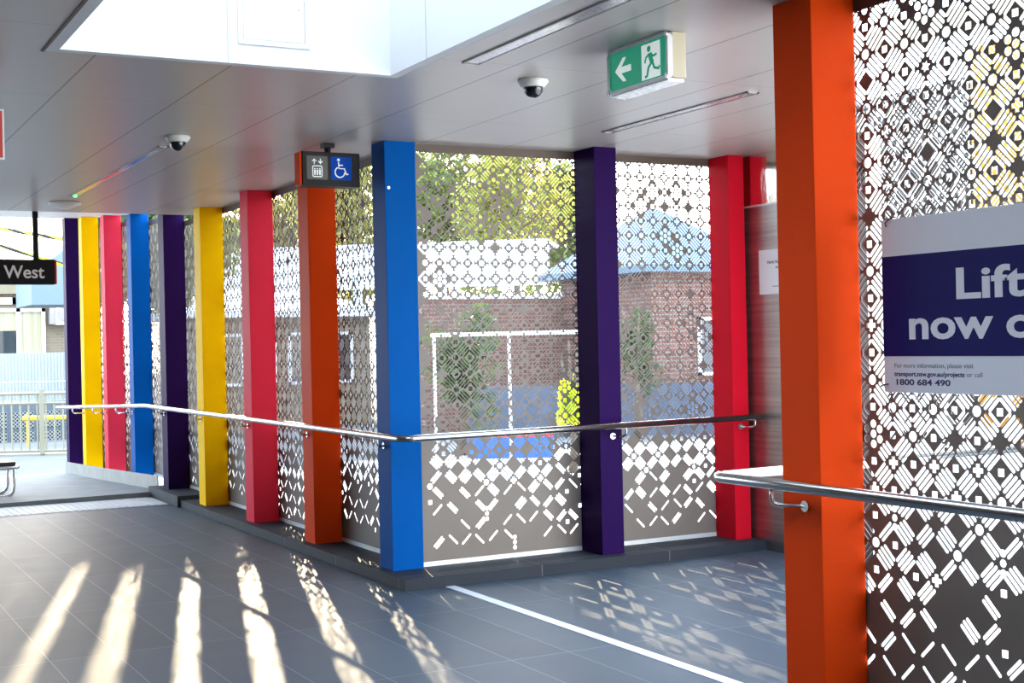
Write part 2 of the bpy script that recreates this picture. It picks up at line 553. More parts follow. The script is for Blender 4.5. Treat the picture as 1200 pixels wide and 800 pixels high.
def holes_for(L, H, zb, rng, u0, v0, n, lo=0.20, fade=True, vmax=None):
    out = []
    i0, i1 = int(math.floor(-u0 / PU)) - 1, int(math.ceil((L - u0) / PU)) + 1
    j0, j1 = int(math.floor((lo - v0) / PV)), int(math.ceil((zb + H - v0) / PV)) + 1
    node = {}
    for i in range(i0, i1 + 1):
        for j in range(j0, j1 + 1):
            z = v0 + j * PV
            if (i + j) % 2:
                pr = 0.97 if z > 1.0 else (0.45 if z > 0.55 else 0.18)
                node[i, j] = 's' if rng.random() < pr or not fade else ''
            else:
                q = rng.random()
                if z > 0.95 or not fade:
                    node[i, j] = 'f' if q < 0.13 else ('x' if q < 0.36 else ('a' if q < 0.45 else ('o' if q < 0.95 else '')))
                elif z > 0.6:
                    node[i, j] = 'o' if q < 0.35 else ('x' if q < 0.5 else ('3' if q < 0.6 else ''))
                else:
                    node[i, j] = '3' if q < 0.07 else ''
    for (i, j), t in node.items():
        x, y = u0 + i * PU, v0 + j * PV - zb
        if t == 's':
            h = 0.0155
            out.append([(x - h, y - h), (x + h, y - h), (x + h, y + h), (x - h, y + h)])
        elif t == 'o':
            out.append(circ(x, y, 0.0222, 4 * n if n > 2 else 8, 0.1, 0.1 + 2 * math.pi))
        elif t == 'x':
            a, b = 0.026, 0.010
            out.append([(x - b, y - a), (x + b, y - a), (x + b, y - b), (x + a, y - b), (x + a, y + b), (x + b, y + b), (x + b, y + a), (x - b, y + a), (x - b, y + b), (x - a, y + b), (x - a, y - b), (x - b, y - b)])
        elif t == 'a':
            out.append([(x + (0.027 if k % 2 == 0 else 0.013) * math.cos(math.pi * k / 6 + .26), y + (0.027 if k % 2 == 0 else 0.013) * math.sin(math.pi * k / 6 + .26)) for k in range(12)])
        elif t == 'f':
            out.append(circ(x, y, 0.0185, 8))
            for k in range(6):
                a = math.radians(30 + 60 * k)
                out.append(circ(x + 0.0425 * math.cos(a), y + 0.0425 * math.sin(a), 0.0185, 8))
        elif t == '3':
            for k in (-1, 0, 1):
                out.append(circ(x, y + k * 0.038, 0.0165, 8))
    for i in range(i0, i1):
        for j in range(j0, j1):
            x, z = u0 + (i + .5) * PU, v0 + (j + .5) * PV
            # direction of the two radiating nodes of this cell
            up = (i + j) % 2 == 0                     # node (i,j) lower-left radiates -> slots run like /
            ang = math.pi / 4 if up else -math.pi / 4
            na, nb = ((i, j), (i + 1, j + 1)) if up else ((i, j + 1), (i + 1, j))
            if fade:
                if z < lo: cnt = 0
                elif z < 0.46: cnt = rng.choice((0, 1, 1, 1, 1, 1, 2, 2))
                elif z < 0.70: cnt = rng.choice((1, 1, 2, 2, 2, 3, 3, 0))
                elif z < 0.95: cnt = rng.choice((2, 3, 3, 4, 4))
                elif z < 1.3: cnt = rng.choice((4, 4, 5))
                else: cnt = 5
            else:
                cnt = rng.choice((4, 5, 5))
            if cnt == 0: continue
            off0 = 0.0 if cnt in (5, 3) else rng.choice((-0.01, 0.01)) if cnt in (4, 2) else rng.choice((-0.01, 0, 0.01, 0.0))
            ca, sa = math.cos(ang), math.sin(ang)
            for k in range(cnt):
                o = (k - (cnt - 1) / 2) * 0.0210 + (0.0 if cnt >= 4 else off0)
                ll = 0.102 * math.sqrt(max(0.2, 1 - (abs(o) / 0.062) ** 2))
                e0 = e1 = ll / 2
                if node.get(na) == 'f': e0 = min(e0, 0.0185 - 0.25 * abs(o))
                if node.get(nb) == 'f': e1 = min(e1, 0.0185 - 0.25 * abs(o))
                if node.get(na) in ('x', 'a') and abs(o) < 0.015: e0 = min(e0, 0.0465)
                if node.get(nb) in ('x', 'a') and abs(o) < 0.015: e1 = min(e1, 0.0465)
                ln = e0 + e1
                if ln < 0.022: continue
                sh = (e1 - e0) / 2
                out.append(slot(x + ca * sh - sa * o, z - zb + sa * sh + ca * o, ang, ln, 0.0160, n))
    keep = []
    for h in out:
        xs = [p[0] for p in h]; ys = [p[1] for p in h]
        if min(xs) > 0.005 and max(xs) < L - 0.005 and min(ys) > 0.01 and max(ys) < (H - 0.006 if vmax is None else vmax - zb):
            keep.append(h)
    return keep

def perf_mesh(name, P0, d, L, zb, H, seed, u0=0.03, v0=0.0, n=3, th=0.004, lo=0.20, fade=True, sc=1.0):
    rng = random.Random(seed)
    hs = holes_for(L / sc, H / sc, zb / sc, rng, u0, v0, n, lo, fade)
    if sc != 1.0:
        hs = [[(p[0] * sc, p[1] * sc) for p in h] for h in hs]
    co, fa = tri_with_holes([[(0, 0), (L, 0), (L, H), (0, H)]] + hs, 1e-7)
    uv = np.array([(c.x, c.y) for c in co], 'f8')
    tri = np.array([tuple(t) for t in fa if len(t) == 3], 'i4')
    N = len(uv)
    d = np.array(d, 'f8'); d = d / np.linalg.norm(d)
    nn = np.array((d[1], -d[0]))
    def place(off):
        return np.column_stack((P0[0] + d[0] * uv[:, 0] + nn[0] * off, P0[1] + d[1] * uv[:, 0] + nn[1] * off, zb + uv[:, 1]))
    V = np.vstack((place(th / 2), place(-th / 2)))
    e = np.vstack((tri[:, [0, 1]], tri[:, [1, 2]], tri[:, [2, 0]]))
    key = e[:, 0].astype('i8') * N + e[:, 1]
    rk = e[:, 1].astype('i8') * N + e[:, 0]
    bd = e[~np.isin(key, rk)]
    T = np.vstack((tri, tri[:, ::-1] + N, np.column_stack((bd[:, 1], bd[:, 0], bd[:, 0] + N)), np.column_stack((bd[:, 1], bd[:, 0] + N, bd[:, 1] + N))))
    me = bpy.data.meshes.new(name)
    me.vertices.add(len(V)); me.vertices.foreach_set('co', V.astype('f').ravel())
    me.loops.add(len(T) * 3); me.loops.foreach_set('vertex_index', T.astype('i').ravel())
    me.polygons.add(len(T))
    me.polygons.foreach_set('loop_start', np.arange(0, len(T) * 3, 3, dtype='i'))
    me.polygons.foreach_set('use_smooth', np.zeros(len(T), dtype=bool))
    me.update(calc_edges=True)
    me.validate()
    return me

def wall_panel(label, P0, P1, nrm, seed, z0=0.078, ztop=3.105, n=2, u0=0.03, v0=0.0, lo=0.20):
    """One perforated sheet with its bottom channel and its head frame. nrm points to the concourse."""
    P0, P1, nrm = Vector(P0), Vector(P1), Vector(nrm)
    L = (P1 - P0).length
    d = (P1 - P0) / L
    t = thing('perforated_screen', label, 'perforated screen', (*((P0 + P1) / 2), z0), 'perforated wall screens')
    o = link_mesh('perforated_sheet', perf_mesh('sheet', P0, d, L, z0 + 0.03, ztop - z0 - 0.035, seed, u0, v0, n, lo=lo), M['screen'], t)
    def strip(off0, off1, za, zb):
        a, b = P0 + nrm * off0, P0 + nrm * off1
        c, e = P1 + nrm * off1, P1 + nrm * off0
        return prism(bmesh.new(), [tuple(a), tuple(b), tuple(c), tuple(e)], za, zb)
    obj('bottom_channel', strip(0.007, -0.012, z0 + 0.001, z0 + 0.034), M['channel'], t)
    h = obj('head_frame', strip(0.0072, 0.0025, ztop - 0.062, ztop - 0.001), M['header'], t)
    return t

def square_post(label, x0, x1, y0, y1, z0, z1, m, group='coloured square posts'):
    o = obj('square_post', bxm(x0, x1, y0, y1, z0, z1, bev=0.004), m)
    tag(o, label, 'post', group)
    return o

# =============================================================== STRUCTURE
CH = 3.105
KH = 0.077
def quad_floor(name, x0, x1, y0, y1, z, m, th=0.1):
    return struct(obj(name, bxm(x0, x1, y0, y1, z - th, z), m))

fl = bmesh.new()
prism(fl, [(-4.5, -4.0), (3.69, -4.0), (3.69, 4.72), (4.33, 4.72), (6.78, 7.37), (6.78, 8.49), (3.69, 8.49), (3.69, 14.74), (-4.5, 14.74)], -0.1, 0.0)
struct(obj('floor', fl, M['floor']))

# ramp beyond the tactile strip: nearly level, then falling towards the platform
rp = bmesh.new()
hexa(rp, [(-4.5, 15.60, -0.3), (3.80, 15.60, -0.3), (3.66, 20.9, -0.3), (-4.5, 20.9, -0.3)],
     [(-4.5, 15.60, 0.0), (3.80, 15.60, 0.062), (3.66, 20.9, -0.10), (-4.5, 20.9, -0.10)])
struct(obj('floor_ramp', rp, M['ramp']))

# dark kerb under the screens
kb = bmesh.new()
prism(kb, [(3.69, 14.38), (3.69, 8.49), (6.77, 8.49), (6.77, 9.10), (4.12, 9.10), (4.12, 14.38)], -0.1, KH)
struct(obj('trim_1', kb, M['kerb']))
struct(obj('trim_2', bxm(3.66, 4.12, 14.40, 15.70, -0.1, 0.118, bev=0.004), M['kerb']))
struct(obj('trim_3', bxm(3.70, 4.14, 2.4, 4.70, -0.1, KH, bev=0.004), M['kerb']))

# ceiling with a skylight well
cb = bmesh.new()
WX0, WX1, WY0, WY1 = 1.19, 2.89, 2.6, 6.70
YC = 14.5
def cbox(x0, x1, y0, y1): box(cb, x0, x1, y0, y1, CH, CH + 0.12)
cbox(-4.5, WX0 - .061, -4.0, YC)
cbox(WX1 + .061, 4.10, -4.0, YC)
cbox(WX0 - .061, WX1 + .061, WY1 + .061, YC)
cbox(WX0 - .061, WX1 + .061, -4.0, WY0 - .061)
prism(cb, [(4.10, 4.72), (4.33, 4.72), (6.95, 7.56), (6.95, 9.10), (4.10, 9.10)], CH, CH + 0.12)
struct(obj('ceiling', cb, M['ceil']))
# far soffit above the ramp, rising
hs = bmesh.new()
hexa(hs, [(-4.5, YC, 3.17), (3.95, YC, 3.17), (3.95, 21.2, 3.667), (-4.5, 21.2, 3.667)],
     [(-4.5, YC, 3.30), (3.95, YC, 3.30), (3.95, 21.2, 3.79), (-4.5, 21.2, 3.79)])
struct(obj('ceiling_far', hs, M['white']))
# skylight well walls
WT = CH + 1.7
sw = bmesh.new()
box(sw, WX0 - 0.06, WX1 + 0.06, WY1, WY1 + 0.06, CH, WT)
box(sw, WX1, WX1 + 0.06, WY0, WY1, CH, WT)
box(sw, WX0 - 0.06, WX0, WY0, WY1, CH, WT)
box(sw, WX0 - 0.06, WX1 + 0.06, WY0 - 0.06, WY0, CH, WT)
struct(obj('wall_skylight', sw, M['wellwhite']))
tj = bmesh.new()
box(tj, 2.005, 2.011, WY1 - 0.002, WY1, CH, WT)
box(tj, WX1 - 0.002, WX1, 6.235, 6.241, CH, WT)
struct(obj('trim_4', tj, M['whitejoint']))

tk_ = bmesh.new()
box(tk_, WX0 - .075, WX0 - .061, WY0, WY1 + .06, CH - .006, CH - .0005)
struct(obj('trim_7', tk_, M['header']))
# lift lobby wall at the end of the corridor
lw = bmesh.new()
box(lw, 6.77, 6.92, 7.30, 8.90, 0.0, 2.69)
struct(obj('wall_right', lw, M['cladding']))
struct(obj('trim_5', bxm(6.775, 6.92, 7.30, 8.90, 2.705, CH), M['mirror']))
struct(obj('trim_6', bxm(6.765, 6.92, 7.30, 8.90, 2.69, 2.705), M['channel']))
# rear wall of the concourse behind the photographer's left side
struct(obj('wall_back', bxm(-4.5, 3.9, -4.1, -4.0, 0, CH), M['darkbrick']))
struct(obj('wall_left', bxm(-4.6, -4.5, -4.0, 14.5, 0, CH), M['darkbrick']))

# =============================================================== POSTS
PX0, PX1 = 3.759, 3.996
posts = [
    ('bright blue square post standing on the kerb at the outer corner of the screens', 8.855, 9.090, M['blue'], KH),
    ('orange square post behind the hanging lift sign, between two perforated screens', 10.450, 10.687, M['orange'], KH),
    ('pinkish red square post between the orange post and the near yellow post', 12.051, 12.288, M['pink'], KH),
    ('bright yellow square post standing on the end of the long dark kerb', 13.657, 13.892, M['yellow'], KH),
    ('purple square post on the raised kerb block beside the tactile strip', 15.156, 15.391, M['purple'], 0.118),
]
for lab, y0, y1, m, zb in posts:
    square_post(lab, PX0, PX1, y0, y1, zb, CH if y0 < 14.4 else 3.215, m)
bolt_host = bpy.data.objects['square_post']
obj('bolt', sweep(bmesh.new(), [(3.785, 8.856, 2.775), (3.785, 8.846, 2.775)], 0.011, 10), M['channel'], bolt_host)
square_post('dark purple square post between the two large front screens', 5.331, 5.523, 8.600, 8.893, KH, CH, M['purple'])
square_post('red square post beside the metal lift lobby wall', 6.590, 6.742, 8.640, 8.893, KH, CH, M['red'])
square_post('large foreground orange post carrying the near handrail', 3.819, 4.054, 4.421, 4.668, KH, CH, M['orange'])
# posts along the ramp, behind the metal kick plates
def far_z(y): return 3.17 + (y - YC) * 0.43 / 5.8
far = [
    ('blue square post rising behind the right end of the metal kick plate', 3.815, 17.00, M['blue'], 0.05),
    ('pinkish red square post between the far blue and far yellow posts', 3.735, 18.18, M['pink'], 0.0),
    ('far yellow square post next to the last purple post', 3.676, 19.35, M['yellow'], -0.05),
    ('last purple square post at the far left end of the screens', 3.660, 20.50, M['purple'], -0.09),
]
for lab, x, y, m, zb in far:
    square_post(lab, x, x + 0.222, y, y + 0.222, zb - 0.02, far_z(y) - 0.002, m)

# =============================================================== SCREENS
XA, YB = 4.004, 8.900
wall_panel('perforated screen between the blue corner post and the orange post', (XA, 8.92), (XA, 10.565), (-1, 0), 11, u0=0.05, v0=0.02)
wall_panel('perforated screen between the orange post and the pinkish red post', (XA, 10.572), (XA, 12.165), (-1, 0), 12, u0=0.09, v0=0.03)
wall_panel('perforated screen between the near yellow post and its red neighbour', (XA, 12.172), (XA, 13.77), (-1, 0), 13, u0=0.02, v0=0.0)
wall_panel('perforated screen between the near yellow post and the purple post', (XA, 13.777), (XA, 15.27), (-1, 0), 14, z0=0.119, u0=0.06, v0=0.05)
wall_panel('narrow looking screen between the purple post and the far blue post', (4.012, 15.277), (4.062, 17.10), (-1, 0), 15, z0=0.119, ztop=3.27, lo=0.24)
fp = [(4.064, 17.11), (3.987, 18.29), (3.927, 19.46), (3.912, 20.60)]
fl_ = ['narrow looking screen between the far blue and far red posts', 'narrow looking screen between the far red and far yellow posts', 'narrow looking screen between the far yellow and last purple posts']
for k in range(3):
    a, b = fp[k], fp[k + 1]
    wall_panel(fl_[k], (a[0], a[1] + 0.003), (b[0], b[1] - 0.003), (-1, 0), 20 + k, z0=-0.05 - 0.02 * k, ztop=far_z(a[1]) - 0.005, lo=0.16)
wall_panel('large front screen between the blue corner post and the dark purple post', (4.012, YB), (5.425, YB), (0, -1), 31, n=3, u0=0.178 - PU, v0=2.023 - 18 * PV)
wall_panel('front screen between the dark purple post and the red post', (5.430, YB), (6.762, YB), (0, -1), 32, n=3, u0=0.05, v0=2.023 - 18 * PV)
wall_panel('foreground screen behind the lifts notice, right of the large orange post', (4.0635, 4.55), (4.0635, 2.45), (-1, 0), 41, n=4, u0=0.30 - 2 * PU, v0=1.364 - 12 * PV)

# kick plates
for (a, b, lab) in (((3.775, 15.73), (3.675, 18.20), 'metal kick plate in front of the far blue and red posts'),
                    ((3.675, 18.21), (3.625, 20.66), 'metal kick plate in front of the far yellow and last purple posts')):
    def zz(y): return 0.064 - (y - 15.73) * 0.0325
    k = hexa(bmesh.new(), [(a[0], a[1], zz(a[1])), (a[0] + .012, a[1], zz(a[1])), (b[0] + .012, b[1], zz(b[1])), (b[0], b[1], zz(b[1]))],
             [(a[0], a[1], zz(a[1]) + .162), (a[0] + .012, a[1], zz(a[1]) + .162), (b[0] + .012, b[1], zz(b[1]) + .162), (b[0], b[1], zz(b[1]) + .162)])
    tag(obj('kick_plate', k, M['plate']), lab, 'kick plate', 'kick plates')

# tactile strip with ridges running away from the camera, white line strip
ts = thing('tactile_strip', 'pale ribbed tactile strip crossing the dark floor before the ramp', 'tactile strip', (1.5, 15.2, 0))
obj('strip_base', bxm(-4.4, 3.655, 14.745, 15.595, -0.05, 0.004), M['tactile'], ts)
rb = bmesh.new()
for k in range(105):
    x = -4.3 + k * 0.075
    box(rb, x, x + 0.03, 14.78, 15.56, 0.004, 0.009)
obj('ridges', rb, M['tactile'], ts)
tag(obj('floor_line', bxm(3.985, 4.06, 4.0, 8.488, 0.0005, 0.003), M['line']), 'long white line strip inlaid in the dark floor', 'floor strip')

# =============================================================== HANDRAILS
def bracket(parent, rail, plate, n):
    """J-shaped bracket from under the rail to a round plate on a post; n is the outward direction of the post face."""
    rail, plate, n = Vector(rail), Vector(plate), Vector(n)
    low = Vector((rail.x, rail.y, plate.z))
    b = obj('bracket', sweep(bmesh.new(), fillet([rail + Vector((0, 0, 0.014)), low, plate], 0.05), 0.009, 8), M['steel'], parent, True)
    obj('bracket_plate', sweep(bmesh.new(), [plate - n * -0.0005, plate + n * 0.008], 0.024, 16), M['steel'], b)
    return b

hr = thing('handrail', 'long stainless handrail bending round the blue corner post', 'handrail', (3.70, 8.5, 0))
railA = [(3.48, 20.36, 0.873), (3.60, 15.95, 1.04), (3.69, 15.60, 1.035), (3.695, 8.49, 1.035), (6.72, 8.505, 1.04), (6.762, 8.505, 1.04)]
pth = fillet([railA[0], (3.655, 15.75, 1.035), (3.695, 8.500, 1.028), (6.765, 8.505, 1.042)], 0.11, 8)
obj('rail_tube', sweep(bmesh.new(), pth, 0.0245, 16), M['steel'], hr, True)
for y in (8.97, 10.57, 12.17, 13.77, 15.27):
    bracket(hr, (3.695, y - 0.03, 1.01), (PX0, y + 0.0, 0.955), (-1, 0, 0))
for x, y in ((3.815, 17.06), (3.735, 18.24), (3.676, 19.41)):
    t_ = (y - 15.75) / (20.36 - 15.75)
    rx, rz = 3.655 + (3.48 - 3.655) * t_, 1.035 - 0.162 * t_
    bracket(hr, (rx, y, rz - 0.02), (x, y + 0.02, rz - 0.085), (-1, 0, 0))
bracket(hr, (5.50, 8.503, 1.01), (5.44, 8.600, 0.955), (0, -1, 0))
bracket(hr, (6.70, 8.505, 1.01), (6.655, 8.640, 0.965), (0, -1, 0))

hc = thing('handrail', 'near stainless handrail turning round the large orange post', 'handrail', (3.74, 4.5, 0))
pth = fillet([(3.74, 2.2, 1.037), (3.74, 5.06, 1.037), (6.765, 5.10, 1.045)], 0.07, 8)
obj('rail_tube', sweep(bmesh.new(), pth, 0.0245, 20), M['steel'], hc, True)
bracket(hc, (3.745, 4.655, 1.015), (3.819, 4.52, 0.947), (-1, 0, 0))

# =============================================================== CEILING THINGS
def dome_camera(x, y, label):
    t = thing('dome_camera', label, 'camera', (x, y, CH), 'dome security cameras')
    obj('base', lathe(bmesh.new(), [(0, 0), (0.082, 0), (0.084, -0.012), (0.066, -0.038), (0.060, -0.042), (0, -0.042)], x, y, CH - 0.0005), M['offwhite'], t, True)
    obj('dome', lathe(bmesh.new(), [(0.055, -0.043)] + [(0.055 * math.cos(a), -0.046 - 0.055 * math.sin(a)) for a in [math.radians(k * 11.25) for k in range(8)]] + [(0, -0.101)], x, y, CH), M['blackgloss'], t, True)
dome_camera(3.66, 6.52, 'black dome camera with pale base on ceiling beside the exit sign')
dome_camera(2.378, 9.14, 'black dome camera on ceiling at the near end of the far light strip')
sd = thing('smoke_detector', 'off-white round smoke detector on the ceiling above the far posts', 'smoke detector', (2.425, 13.55, CH))
obj('base', lathe(bmesh.new(), [(0, 0), (0.15, 0), (0.15, -0.02), (0, -0.02)], 2.425, 13.55, CH - 0.0005), M['offwhite'], sd, True)
obj('sensor_dome', lathe(bmesh.new(), [(0.13, -0.021), (0.09, -0.045), (0.04, -0.065), (0, -0.068)], 2.425, 13.55, CH), M['offwhite'], sd, True)

def light_strip(x0, x1, y0, y1, label):
    t = thing('light_strip', label, 'ceiling light', ((x0 + x1) / 2, (y0 + y1) / 2, CH), 'recessed ceiling light strips')
    fr = bmesh.new()
    w = 0.012
    box(fr, x0, x0 + w, y0, y1, CH - 0.009, CH - 0.0005)
    box(fr, x1 - w, x1, y0, y1, CH - 0.009, CH - 0.0005)
    box(fr, x0, x1, y0, y0 + w, CH - 0.009, CH - 0.0005)
    box(fr, x0, x1, y1 - w, y1, CH - 0.009, CH - 0.0005)
    obj('frame', fr, M['lampframe'], t)
    obj('lens', bxm(x0 + w, x1 - w, y0 + w, y1 - w, CH - 0.006, CH - 0.0005), M['lamp'], t)
    return t
light_strip(3.09, 3.19, 4.70, 6.24, 'ceiling light strip close to the white skylight well')
light_strip(5.00, 5.09, 6.36, 7.96, 'ceiling light strip behind the exit sign, nearest the red post')
t = light_strip(2.36, 2.44, 9.62, 12.95, 'long far ceiling light strip leading away behind a dome camera')
obj('indicator_led', lathe(bmesh.new(), [(0.02, 0), (0.014, -0.012), (0, -0.016)], 2.40, 12.90, CH - 0.006, 12), M['led'], t)

# --- access hatch in the skylight well
ah = thing('access_hatch', 'square white access hatch in the skylight well wall', 'access hatch', (2.25, WY1, CH + 0.12))
fb = flat_shape([[(2.06, 3.205), (2.44, 3.205), (2.44, 3.62), (2.06, 3.62)], [(2.085, 3.23), (2.415, 3.23), (2.415, 3.595), (2.085, 3.595)]],
                ((0, WY1 - 0.0005, 0), (1, 0, 0), (0, 0, 1), (0, -1, 0)), 0.008)
obj('frame', fb, M['wellwhite'], ah)
obj('hatch_door', bxm(2.089, 2.411, WY1 - 0.005, WY1 - 0.0005, 3.234, 3.591), M['wellwhite'], ah)
obj('latch', sweep(bmesh.new(), [(2.385, WY1 - 0.004, 3.41), (2.385, WY1 - 0.011, 3.41)], 0.009, 12), M['channel'], ah)

# --- exit sign (face looks along -X)
ex = thing('exit_sign', 'green running-man exit sign with left arrow mounted on the ceiling', 'exit sign', (3.72, 5.50, 2.88))
EY0, EY1, EZ0, EZ1 = 5.235, 5.765, 2.885, 3.104
obj('housing', bxm(3.690, 3.768, EY0 + .006, EY1 - .006, EZ0 + .006, EZ1, bev=0.005), M['cream'], ex)
fr = rrect(0.0, 0.53, 0.0, 0.219, 0.03)
bas = ((3.688, EY1, EZ0), (0, -1, 0), (0, 0, 1), (-1, 0, 0))
fo = obj('frame', flat_shape([fr, rrect(0.016, 0.514, 0.016, 0.203, 0.022)], bas, 0.028), M['signwhite'], ex)
gp = obj('green_panel', flat_shape([rrect(0.017, 0.513, 0.017, 0.202, 0.021)], bas, 0.018), M['exitgreen'], ex)
bas2 = ((3.6695, EY1, EZ0), (0, -1, 0), (0, 0, 1), (-1, 0, 0))
arrow = [(0.065, 0.110), (0.135, 0.168), (0.162, 0.168), (0.118, 0.125), (0.205, 0.125), (0.205, 0.095), (0.118, 0.095), (0.162, 0.052), (0.135, 0.052)]
obj('arrow', flat_shape([arrow], bas2, 0.002), M['exitwhite'], ex)
obj('doorway', flat_shape([[(0.30, 0.025), (0.455, 0.025), (0.455, 0.192), (0.30, 0.192)]], bas2, 0.002), M['exitwhite'], ex)
bas3 = ((3.6672, EY1, EZ0), (0, -1, 0), (0, 0, 1), (-1, 0, 0))
rm = bmesh.new()
def addshape(dst, loops, basis, depth):
    b = flat_shape(loops, basis, depth)
    me = bpy.data.meshes.new('tmp'); b.to_mesh(me); b.free(); dst.from_mesh(me); bpy.data.meshes.remove(me)
addshape(rm, [circ(0.365, 0.166, 0.015, 16)], bas3, 0.002)
addshape(rm, [thick_line([(0.372, 0.145), (0.380, 0.120), (0.392, 0.094)], 0.030)], bas3, 0.002)
addshape(rm, [thick_line([(0.368, 0.142), (0.340, 0.128), (0.330, 0.103)], 0.011)], bas3, 0.0022)
addshape(rm, [thick_line([(0.378, 0.142), (0.405, 0.126), (0.430, 0.132)], 0.011)], bas3, 0.0024)
addshape(rm, [thick_line([(0.388, 0.098), (0.360, 0.078), (0.348, 0.040), (0.330, 0.036)], 0.014)], bas3, 0.0026)
addshape(rm, [thick_line([(0.396, 0.098), (0.408, 0.070), (0.445, 0.060), (0.452, 0.072)], 0.014)], bas3, 0.0028)
obj('running_figure', rm, M['exitgreen'], ex)
for y in (EY0 + 0.012, EY1 - 0.012):
    for z in (EZ0 + 0.012, EZ1 - 0.014):
        obj('corner_clip', sweep(bmesh.new(), [(3.664, y, z), (3.655, y, z)], 0.013, 10), M['steel'], ex)
obj('lower_diffuser', bxm(3.672, 3.765, EY0 + 0.02, EY1 - 0.02, EZ0 - 0.012, EZ0 + 0.0055, bev=0.004), M['lamp'], ex)

# --- hanging lift / wheelchair sign (faces -Y)
lsX0, lsX1, lsY, lsZ0, lsZ1 = 3.215, 3.655, 9.06, 2.795, 3.035
ls = thing('lift_sign', 'black hanging sign with lift and wheelchair pictograms', 'sign', (3.44, 9.12, 2.79))
obj('sign_box', bxm(lsX0 + 0.012, lsX1, lsY, lsY + 0.13, lsZ0, lsZ1, bev=0.004), M['black'], ls)
tag(obj('end_trim', bxm(lsX0 - 0.004, lsX0 + 0.0115, lsY + 0.01, lsY + 0.12, lsZ0 + 0.004, lsZ1 - 0.004, bev=0.003), M['orange'], ls), 'orange end trim', None)
obj('hanger', sweep(bmesh.new(), [(3.44, lsY + 0.065, lsZ1 - 0.003), (3.44, lsY + 0.065, CH - 0.02)], 0.022, 14), M['black'], ls)
obj('hanger_plate', bxm(3.40, 3.48, lsY + 0.025, lsY + 0.105, CH - 0.032, CH - 0.0005, bev=0.004), M['black'], ls)
def tile(x0, x1, m, name):
    b = ((x0, lsY + 0.001, lsZ0 + 0.045), (1, 0, 0), (0, 0, 1), (0, -1, 0))
    return obj(name, flat_shape([rrect(0, x1 - x0, 0, 0.165, 0.010)], b, 0.003), m, ls)
tg = tile(3.258, 3.413, M['tilegrey'], 'lift_tile')
tb = tile(3.437, 3.592, M['tileblue'], 'wheelchair_tile')
b1 = ((3.258, lsY - 0.0019, lsZ0 + 0.045), (1, 0, 0), (0, 0, 1), (0, -1, 0))
lp = bmesh.new()
addshape(lp, [rrect(0.040, 0.115, 0.016, 0.098, 0.012), rrect(0.047, 0.108, 0.023, 0.091, 0.006)], b1, 0.0016)
for cx in (0.059, 0.0775, 0.096):
    addshape(lp, [circ(cx, 0.074, 0.0055, 12)], b1, 0.0016)
    addshape(lp, [[(cx - 0.0065, 0.066), (cx + 0.0065, 0.066), (cx + 0.005, 0.030), (cx - 0.005, 0.030)]], b1, 0.0018)
addshape(lp, [[(0.052, 0.108), (0.058, 0.108), (0.058, 0.132), (0.068, 0.124), (0.072, 0.129), (0.055, 0.146), (0.038, 0.129), (0.042, 0.124), (0.052, 0.132)]], b1, 0.0016)
addshape(lp, [[(0.098, 0.146), (0.104, 0.146), (0.104, 0.124), (0.114, 0.132), (0.118, 0.127), (0.101, 0.108), (0.084, 0.127), (0.088, 0.132), (0.098, 0.124)]], b1, 0.0016)
obj('lift_pictogram', lp, M['signwhite'], tg)
b2 = ((3.437, lsY - 0.0019, lsZ0 + 0.045), (1, 0, 0), (0, 0, 1), (0, -1, 0))
wp = bmesh.new()
addshape(wp, [circ(0.057, 0.143, 0.0105, 16)], b2, 0.0016)
addshape(wp, [thick_line([(0.057, 0.128), (0.060, 0.082), (0.100, 0.082), (0.116, 0.040), (0.130, 0.046)], 0.0095)], b2, 0.0016)
addshape(wp, [thick_line([(0.060, 0.106), (0.090, 0.106)], 0.008)], b2, 0.0018)
addshape(wp, [thick_line(circ(0.066, 0.056, 0.036, 24, math.radians(115), math.radians(360)), 0.0085)], b2, 0.0020)
obj('wheelchair_pictogram', wp, M['signwhite'], tb)

# --- West sign far left
ws = thing('direction_sign', 'black hanging sign reading West in white letters', 'sign', (2.3, 16.0, 2.9))
Dw = 14.2
def at_depth(px, py, D):
    return Vector((0, 0, EYE)) + F * D + R * ((px - 600) / f_px * D) - U * ((py - 400) / f_px * D)
pr = at_depth(64, 304, Dw); pb = at_depth(64, 333, Dw)
wz1, wz0 = pr.z, pb.z
wy = pr.y
obj('sign_box', bxm(pr.x - 1.9, pr.x, wy, wy + 0.13, wz0, wz1, bev=0.004), M['black'], ws)
tag(obj('end_trim', bxm(pr.x + 0.0005, pr.x + 0.02, wy + 0.002, wy + 0.128, wz0 + 0.004, wz1 - 0.004, bev=0.003), M['orange'], ws), 'orange end trim', None)
pe = at_depth(45, 318, Dw)
text_mesh('West', 0.185, ((at_depth(0.5, 326, Dw).x, wy - 0.003, wz0 + 0.065), (1, 0, 0), (0, 0, 1), (0, -1, 0)), M['signwhite'], 'lettering', ws, bold=0.003, width=0.40)
pp = at_depth(41.5, 300, Dw)
obj('hanger', sweep(bmesh.new(), [(pp.x, wy + 0.065, wz1 - 0.003), (pp.x, wy + 0.065, 3.165 + (wy - YC) * 0.0741)], 0.030, 12), M['black'], ws)

